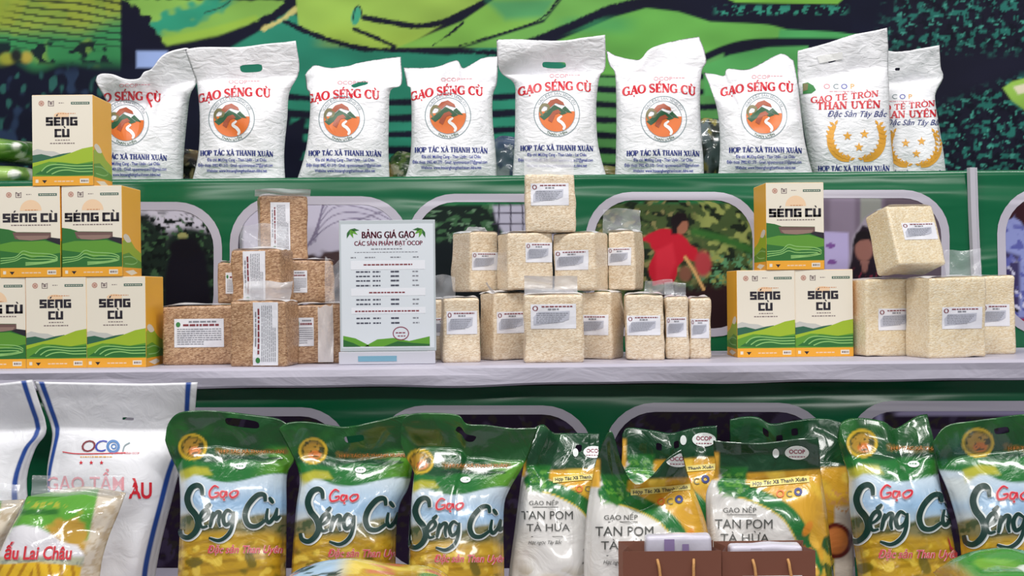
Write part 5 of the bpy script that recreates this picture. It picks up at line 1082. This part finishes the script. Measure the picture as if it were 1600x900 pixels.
# white sticky-rice bags with gold and green print
def art_tan(ring):
    def f(X, Y):
        p = Painter(X, Y, (222, 220, 218)); one = np.ones(X.shape)
        p.speck(sstep(900, 930, Y), (196, 190, 176), 0.1, 4, 0.1)
        p.poly([(1160, 736), (1320, 726), (1320, 1000), (1296, 1000), (1286, 900), (1262, 856), (1236, 802), (1150, 772)], (214, 162, 48), 2); p.speck((X > 1165) * sstep(790, 770, Y) * 1.0, (232, 194, 70), 0.05, 6, 0.2, 0.8)
        p.line([(1132, 758), (1180, 774), (1232, 804), (1262, 856), (1284, 930), (1300, 1000)], 24, (30, 112, 50), 2); p.line([(1150, 776), (1182, 786), (1224, 812), (1252, 860)], 2.5, (216, 190, 80), 1)
        for k in range(9):
            a = k / 8; p.ell(1262 + 26 * a + 8 * math.sin(k * 2.1), 826 + 22 * k * 0.95, 6, 13, ((220, 140, 44), (236, 186, 72))[k % 2], 0.2, 0.5 * (-1) ** k)
        p.poly([(1286, 840), (1320, 800), (1320, 1000), (1292, 1000)], (36, 84, 38), 3, 3); p.speck(sstep(1280, 1290, X) * sstep(850, 870, Y), (214, 180, 60), 0.16, 9, 0.4)
        p.mix(sstep(740, 735, Y + 0.05 * (X - 1200)), (18, 66, 38)); p.speck(sstep(738, 730, Y), (36, 92, 50), 0.06, 12, 0.4, 0.8, 0.6)
        p.poly([(1124, 730), (1168, 730), (1164, 770), (1150, 780), (1136, 770)], (34, 112, 44), 3); p.speck(((X > 1124) & (X < 1168)) * sstep(736, 742, Y) * sstep(780, 770, Y), (92, 156, 60), 0.3, 15, 0.2)
        p.mix(sstep(1126, 1121, X) * sstep(704, 708, Y) * sstep(752, 748, Y), (222, 170, 60))
        for k in range(3): p.ell(1252 + 5 * k, 868 - 4 * (k % 2), 3.5, 12, (200, 100, 44), 0.25, 0.35 * (k - 1), 0.0 if ring else 1.0)
        if ring:
            p.mix(sstep(1286, 1290, X) * sstep(790, 800, Y), (222, 212, 200)); p.ell(1290, 848, 26, 28, (104, 30, 34), 0.06); p.ell(1290, 848, 19, 21, (214, 130, 70), 0.1); p.speck(sstep(1270, 1280, X) * sstep(760, 770, Y) * sstep(810, 800, Y), (206, 150, 80), 0.3, 18, 0.3)
        else:
            p.poly([(1230, 920), (1244, 884), (1258, 900), (1262, 960), (1250, 991), (1236, 991)], (170, 84, 56), 3, 3)
            p.mix(sstep(60, 40, np.hypot(X - 1170, (Y - 975) * 1.0)), (196, 182, 158)); p.line([(1110, 952), (1120, 944), (1132, 946)], 3, (150, 40, 40), 1); p.line([(1228, 880), (1232, 896), (1226, 904)], 3, (44, 44, 40), 1)
        return p.c
    return f
M_TAN = plain('charcoal_ink', (74, 76, 74), 0.3); M_PALE = plain('pale_strip', (232, 216, 130), 0.3)
def tan_prints(bag, root, xf):
    lay = bag.lay(xf, 0.0013); og = bag.origin; p = Print()
    p.text('GẠO NẾP', 1156, 801, 10.5, M_TAN, width=52); p.rect(1136, 804, 1182, 805, M_TAN); p.text('TAN POM', 1162, 826, 21, M_TAN, width=90); p.text('TÀ HỪA', 1164, 847, 18.5, M_TAN, width=76)
    p.rect(1134, 856, 1190, 857, M_TAN); p.text('Hạt ngọc Tây Bắc', 1158, 870, 9, M_TAN, shear=0.3, width=58); p.build('title_lettering', lay, root, og, 'charcoal title lettering')
    p = Print(); p.poly([(1172, 752), (1264, 744), (1264, 754), (1172, 762)], M_PALE, 1, 12)
    co, tr, w = text_geo('Hợp Tác Xã Thanh Xuân', 0.02); k = 84 / w
    p.tris(np.stack([1176 + co[:, 0] * k, 759.5 - co[:, 0] * k * 0.087 - co[:, 1] * 8], 1), tr, M_TAN, 2)
    p.ring(1219, 772, 5, 2, M_ORANGE, 1); p.text('C', 1233, 777, 14, M_OLIVE, 1, bold=0.01); p.ring(1247, 769, 4.6, 3.6, M_NAVY, 1)
    p.ell(1245, 707, 19, 11, M_HALO, 1, 30, 10); p.text('OCOP', 1245, 708, 9, M_MAG, 2, bold=0.02); p.dashes(1232, 1258, 713, 1.3, M_MAG, 3, 2, 2, 5); p.ell(1212, 708, 5, 7.5, M_HALO, 1); p.build('logo_print', lay, root, og)
TANB = [
 ([(792, 991), (795, 900), (805, 820), (815, 745), (822, 710), (836, 668)], [(836, 668), (850, 664), (868, 679), (900, 680), (938, 679)], [(927, 991), (927, 900), (925, 820), (924, 780), (936, 720), (938, 679)], 1.975, 0, 'white sticky rice bag with gold and green print beside the flared green bag', [(0.72, 0.925, 0.045, 0.018, 0)]),
 ([(968, 991), (968, 900), (968, 800), (970, 740), (972, 700), (972, 678)], [(972, 678), (982, 668), (1020, 672), (1050, 676), (1090, 669), (1120, 665)], [(1135, 991), (1135, 900), (1131, 800), (1123, 740), (1120, 665)], 2.10, 0, 'white sticky rice bag behind the collapsed-topped one, dark header with finger holes', [(0.40, 0.925, 0.03, 0.018, 0), (0.58, 0.94, 0.03, 0.018, 0)]),
 ([(915, 991), (912, 900), (915, 820), (922, 765), (935, 705), (948, 670)], [(948, 670), (956, 675), (970, 722), (990, 752), (1015, 738), (1036, 712), (1060, 697)], [(1104, 991), (1112, 900), (1106, 830), (1090, 780), (1072, 735), (1060, 697)], 1.915, 0, 'white sticky rice bag with collapsed header, behind the brown paper carrier with lilac packet', []),
 ([(1150, 991), (1148, 900), (1146, 800), (1142, 720), (1140, 655)], [(1140, 655), (1160, 651), (1185, 652), (1205, 662), (1240, 658), (1290, 654), (1316, 660)], [(1338, 991), (1336, 900), (1332, 800), (1326, 730), (1322, 690), (1316, 660)], 2.10, 1, 'sticky rice bag with maroon ring print, standing behind the oval-marked one', [(0.32, 0.945, 0.03, 0.018, 0), (0.44, 0.925, 0.03, 0.018, 0), (0.58, 0.945, 0.03, 0.018, 0)]),
 ([(1108, 991), (1105, 900), (1103, 800), (1104, 768), (1116, 735), (1110, 685)], [(1110, 685), (1140, 688), (1180, 690), (1230, 684), (1272, 680)], [(1308, 991), (1303, 900), (1292, 800), (1283, 740), (1272, 680)], 1.935, 0, 'white sticky rice bag with white oval mark on its green header, upright in front', [])]
for i, (L, Tp, R, Y0, ring, lab, holes) in enumerate(TANB):
    b = Bag(L, Tp, R, Y0, ZT, 0.042, neck=0.80, lean=0.05, flapbend=(0.02, 0.0, -0.03, 0.0, -0.025)[i], seed=170 + i * 11, flap_amp=0.010, body_amp=0.003, film=0.002)
    XF = ((1162, 817.5, 855, 804, 0.88), (1231, 769, 1086, 749, 1.0), (1162, 817.5, 976, 829, 1.0), (1290, 848, 1306, 845, 1.0), (1162, 817.5, 1162, 817.5, 1.0))[i]
    r = empty('rice_bag', b.origin, lab, 'rice bag', 'gold and green sticky rice bags'); b.build(r, 'bag_body', M_FILMPRINT, 80, 120, art=art_tan(ring), holes=holes, xf=XF)
    if not ring: tan_prints(b, r, XF)

# big white sacks with blue edge stripes
def art_big(U, V):
    p = Painter(U * 250, V * 390, (226, 226, 232))
    for u0 in (0.045, 0.945): p.mix(sstep(0.021, 0.015, np.abs(U - u0)), (28, 70, 150))
    return p.c
def big_prints(bag, root):
    lay = bag.lay(off=0.0009); og = bag.origin; p = Print()
    p.text('O', 137, 706, 26, M_MAROON, shear=0.2, sx=1.15); p.text('C', 156, 706, 26, M_BLUE, shear=0.2, sx=1.1); p.ring(177, 698, 8.5, 4, plain('ring_blue', (70, 120, 180), 0.4)); p.ring(178, 698, 3.5, 2, plain('ring_blue', (70, 120, 180), 0.4)); p.stroke([(192, 706), (195, 697), (203, 692)], 2, M_GREYINK)
    p.stroke([(98, 706), (120, 709), (160, 709), (196, 708)], 1.4, M_RED); p.text('CHƯƠNG TRÌNH OCOP', 196, 710, 4.5, M_RED, sx=0.9); p.dashes(126, 176, 714, 1.4, M_GOLD, 4)
    for x in (127, 143, 159): p.text('★', x, 726, 8, M_RED)
    p.build('logo_print', lay, root, og); p = Print()
    p.text('GẠO TẨM', 134, 766, 30, M_FAINT, width=120, bold=0.01); p.text('ÀU', 219, 778, 34, M_RED, width=36, bold=0.03); p.build('red_lettering', lay, root, og, 'red block lettering')
BIG = [([(-150, 975), (-150, 800), (-155, 700), (-165, 600)], [(-165, 600), (-60, 600), (0, 598), (62, 591)], [(56, 975), (52, 900), (46, 810), (42, 748), (56, 700), (74, 668), (62, 591)], 2.03, 'plain white woven sack with one blue stripe showing, beside the logo-printed sack', False),
       ([(82, 975), (80, 900), (77, 800), (73, 740), (80, 692), (80, 665), (64, 594)], [(64, 594), (100, 595), (200, 597), (250, 597), (316, 595)], [(238, 975), (243, 900), (254, 840), (268, 785), (281, 735), (300, 680), (308, 640), (316, 595)], 2.04, 'large white woven sack with blue stripes down both edges, behind the clear rice bag', True)]
for i, (L, Tp, R, Y0, lab, pr) in enumerate(BIG):
    b = Bag(L, Tp, R, Y0, ZT, 0.055, neck=0.80, lean=0.04, flapbend=-0.03, seed=210 + i * 4, flap_amp=0.004, body_amp=0.0035)
    r = empty('rice_sack', b.origin, lab, 'rice sack', 'large blue-edged sacks'); b.build(r, 'sack_body', M_SACKPRINT, 90, 90, art=art_big, holes=[(0.55, 0.85, 0.045, 0.006, -0.25)] if pr else ())
    if pr: big_prints(b, r)

# clear bags of rice with a green printed panel
def art_lai(X0, Y):
    X = X0 + np.clip(Y - 785, -20, 120) * 0.22; p = Painter(X, Y, (214, 202, 184)); p.speck(np.ones(X.shape), (194, 176, 150), 0.25, 4, 0.2); pan = sstep(152, 148, X)
    p.mix(pan * sstep(764, 769, Y + 3 * np.sin(X / 20)) * sstep(848, 842, Y), (92, 160, 56)); p.speck(pan * sstep(783, 786, Y) * sstep(795, 792, Y) * sstep(110, 100, X), (172, 176, 60), 0.4, 7, 0.0); p.mix(pan * sstep(795, 797, Y) * sstep(806, 803, Y) * sstep(100, 90, X), (48, 112, 42))
    p.poly([(80, 826), (100, 812), (126, 806), (146, 830), (150, 862), (120, 852), (100, 846)], (190, 150, 60), 5, 3); p.poly([(0, 850), (20, 826), (44, 820), (70, 824), (94, 836), (112, 848), (136, 852), (150, 868), (150, 880), (0, 880)], (226, 224, 230), 2)
    p.mix(pan * sstep(868, 872, Y), (186, 188, 160)); p.speck(pan * sstep(868, 872, Y) * sstep(886, 880, Y), (150, 156, 140), 0.3, 9, 0.2)
    y0 = 884 - 6 * np.sin(X / 150 * 3.14); p.mix(pan * sstep(y0, y0 + 2, Y), (226, 182, 40)); p.mix(pan * sstep(y0, y0 + 3, Y) * sstep(0.3, 0.8, np.sin((X - 75) * 0.35 - (Y - 880) * 0.12 * np.sign(X - 75))), (180, 130, 24)); p.mix(sstep(12, 4, X) * 0.6, (70, 66, 56))
    return p.c
M_RICEBAG = painted('clear_rice_bag', 0.16, dict(scale=24, strength=0.6, dist=0.004, detail=3, distortion=1.2), coat=1.0)
LAI = [([(-150, 1030), (-145, 900), (-140, 800)], [(-140, 800), (-60, 786), (0, 782), (40, 780)], [(-18, 1030), (-14, 900), (4, 850), (24, 812), (40, 780)], 1.86, 'clear rice bag whose plain rice edge touches the green-panelled clear bag'),
       ([(-14, 1025), (-10, 900), (4, 850), (28, 805), (42, 776)], [(42, 776), (75, 769), (130, 760), (165, 764), (197, 770)], [(150, 1025), (156, 900), (168, 845), (186, 800), (197, 770)], 1.83, 'clear rice bag with green printed panel and red script, leaning on the blue-striped sack')]
for i, (L, Tp, R, Y0, lab) in enumerate(LAI):
    b = Bag(L, Tp, R, Y0, ZT, 0.04, neck=0.97, lean=0.07, seed=240 + i * 3, body_amp=0.003, flap_amp=0.002)
    r = empty('rice_bag', b.origin, lab, 'rice bag', 'clear rice bags'); b.build(r, 'bag_body', M_RICEBAG, 74, 92, art=art_lai, xf=(0, 0, -150 * (1 - i), 10 * (1 - i), 1.0))
    if i == 1:
        p = Print(); p.text('ấu Lai Châu', 59, 874, 29, M_FAINT, 1, shear=0.15, width=104, bold=0.035); p.text('ấu Lai Châu', 59, 874, 29, M_RED, 3, shear=0.15, width=104, bold=0.012)
        p.build('red_lettering', b.lay(off=0.0009), r, b.origin, 'red script lettering')
    sheet('film_end', M_CLEAR, r, *( (-0.02, 0.09) if i == 0 else (-0.04, 0.10)), float(P(60, 786 if i == 0 else 776, Y0 + .06)[1]) - ZT, 0.03, 0.06, math.radians(10), 0.005, 50 + i)

# bags lying at the front, each resting on one below
def art_lay1(U, V):
    p = Painter(U * 100, V * 100, (206, 166, 46)); p.speck(np.ones(U.shape), (232, 204, 84), 0.12, 3, 0.1); p.mix(sstep(0.46, 0.30, U), (168, 196, 222)); p.speck(sstep(0.46, 0.40, U), (34, 60, 60), 0.25, 6, 0.4); p.speck(sstep(0.3, 0.2, U), (214, 100, 110), 0.2, 9, 0.9)
    p.speck(sstep(.5, .55, U), (220, 130, 90), 0.12, 12, 0.5); p.speck(sstep(.8, .85, U), (90, 160, 60), 0.15, 15, 0.2); return p.c
def art_lay2(U, V):
    p = Painter(U * 100, V * 100, (60, 140, 50)); p.mix(sstep(0.62, 0.66, U + 0.1 * V), (150, 190, 222)); p.speck(sstep(.5, .3, U), (110, 170, 56), 0.06, 4, 0.2); p.ell(43, 25, 8, 12, (228, 232, 226)); p.mix(sstep(0.10, 0.02, U), (176, 140, 60)); return p.c
for (pa, pb, yt, art, l1, l2) in ((432, 702, 885, art_lay1, 'yellow and blue printed bag lying flat before the green bags', 'printed bag lying underneath the yellow and blue one'),
                                  (1488, 1730, 868, art_lay2, 'green and blue printed bag lying flat before a green script-titled bag', 'printed bag lying underneath the green and blue one')):
    Yc = 1.76; xa = float(P(pa, yt, Yc)[0]); xb = float(P(pb, yt, Yc)[0]); zt = float(P((pa + pb) / 2, yt, Yc)[1]); th = (zt - ZT) / 2
    pillow('rice_bag', xa, xb, Yc, 0.17, ZT, th * 0.98, art, M_FILMPRINT, l2, 'rice bag', 'bags lying at the front', 3)
    pillow('rice_bag', xa, xb, Yc, 0.17, ZT + th * 1.0, th * 0.98, art, M_FILMPRINT, l1, 'rice bag', 'bags lying at the front', 7)

# brown paper carriers with rope handles
M_KRAFT = plain('brown_paper', (122, 76, 60), 0.6, 0.3, dict(scale=40, strength=0.15)); M_KRAFT_IN = plain('brown_paper_inside', (142, 96, 80), 0.6, 0.3); M_ROPE = plain('gold_rope', (206, 152, 92), 0.6, bmp=dict(scale=300, strength=0.5))
def tube(name, pts, rad, mat, parent):
    p = []
    P3 = np.asarray(pts, float); n = len(P3)
    C0 = np.stack([catmull(np.stack([P3[:, 0], P3[:, 2]], 1), 6)[:, 0], catmull(np.stack([P3[:, 1], P3[:, 2]], 1), 6)[:, 0], catmull(np.stack([P3[:, 0], P3[:, 2]], 1), 6)[:, 1]], 1)
    d = np.gradient(C0, axis=0); d /= np.linalg.norm(d, axis=1, keepdims=True); V = []
    for c, t in zip(C0, d):
        a = np.cross(t, [0, 1, 0.01]); a /= np.linalg.norm(a); b = np.cross(t, a)
        for k in range(8): V.append(c + rad * (math.cos(k * math.pi / 4) * a + math.sin(k * math.pi / 4) * b))
    Fc = [(i * 8 + k, i * 8 + (k + 1) % 8, (i + 1) * 8 + (k + 1) % 8, (i + 1) * 8 + k) for i in range(len(C0) - 1) for k in range(8)]
    return mesh_obj(name, V, Fc, mat, parent, smooth=True)
def carrier(pl, pr_, yt, Yf, lab, hx, pack):
    x0, z1 = [float(q) for q in P(pl, yt, Yf)]; x1 = float(P(pr_, yt, Yf)[0]); w = x1 - x0; h = z1 - ZT; d = 0.075
    r = empty('paper_carrier', ((x0 + x1) / 2, Yf + d / 2, ZT), lab, 'paper bag', 'brown paper carriers'); a, t = w / 2, 0.0008
    for nm, bx, m in (('front_panel', (-a, a, -d / 2, -d / 2 + t, 0.0003, h), M_KRAFT), ('back_panel', (-a, a, d / 2 - t, d / 2, 0.0003, h), M_KRAFT_IN), ('base_panel', (-a, a, -d / 2, d / 2, 0.0003, 0.0015), M_KRAFT)):
        V, Fc = box_geo(*bx); mesh_obj(nm, V, Fc, m, r)
    for sg in (-1, 1):     # side gusset folded slightly inwards
        V = [(sg * a, -d / 2, 0.0003), (sg * (a - 0.012), 0, 0.0003), (sg * a, d / 2, 0.0003), (sg * a, -d / 2, h), (sg * (a - 0.012), 0, h), (sg * a, d / 2, h)]
        mesh_obj('side_gusset', V, [(0, 1, 4, 3), (1, 2, 5, 4)], M_KRAFT_IN, r)
    y = -d / 2 - 0.002
    xs0, xs1 = (hx[0] - (pl + pr_) / 2) * Yf / F, (hx[1] - (pl + pr_) / 2) * Yf / F
    tube('rope_handle', [(xs0, y + 0.003, h - 0.012), (xs0 + 0.002, y - 0.002, h - 0.022), (xs0 + 0.007, y - 0.002, h - 0.05), ((xs0 + xs1) / 2, y - 0.002, h - 0.075), (xs1 - 0.004 + hx[2], y - 0.002, h - 0.05), (xs1 - 0.001 + hx[2] * .4, y - 0.002, h - 0.022), (xs1, y + 0.003, h - 0.012)], 0.0022, M_ROPE, r)
    if pack == 1:
        V, Fc = box_geo(-a + 0.03, a - 0.02, -d / 2 - 0.0012, -d / 2 - 0.0003, h * 0.30, h - 0.036); mesh_obj('paper_label', V, Fc, M_STICKER, r)
    return (x0 + x1) / 2, w, h, d, Yf
M_LILAC = plain('lilac_packet', (214, 210, 226), 0.25, bmp=dict(scale=40, strength=0.4)); M_LILAC2 = plain('lilac_stripe', (150, 130, 176), 0.3)
cx, w, h, d, Yf = carrier(973, 1127, 862, 1.78, 'brown paper carrier with gold rope handles and lilac packet sticking out', (1027, 1084, 0.0), 0)
def packet(cx, Yc, w, h, lab, cols):
    r = empty('wrapped_packet', (cx, Yc, ZT + 0.0022), lab, 'packet', 'packets inside the carriers')
    V, Fc = brick_mesh(w, h, 0.03, 0.006, 4); mesh_obj('wrapper', V, Fc, M_LILAC, r, smooth=True, weld=True)
    p = Print(); p.rect(0.25, 0.02, 0.42, 0.16, cols, 1); p.rect(0.55, 0.06, 0.66, 0.16, cols, 1); p.rect(0.0, 0.17, 1, 0.19, cols, 1); p.build('wrapper_print', lambda X, Y, L: np.stack([(X - .5) * w * .9, np.full_like(X, -0.0165), h * (1 - Y)], -1), r)
packet(cx + 0.012, Yf + d / 2 - 0.012, w * 0.68, h + 0.017, 'lilac and white packet sticking out of the brown carrier by the collapsed bag', M_LILAC2)
cx, w, h, d, Yf = carrier(1128, 1274, 862, 1.785, 'brown paper carrier with gold rope handles and a white paper label', (1176, 1231, 0.006), 1)
packet(cx + 0.004, Yf + d / 2 + 0.008, w * 0.80, h - 0.001, 'white packet low inside the brown carrier with the paper label', M_LILAC)
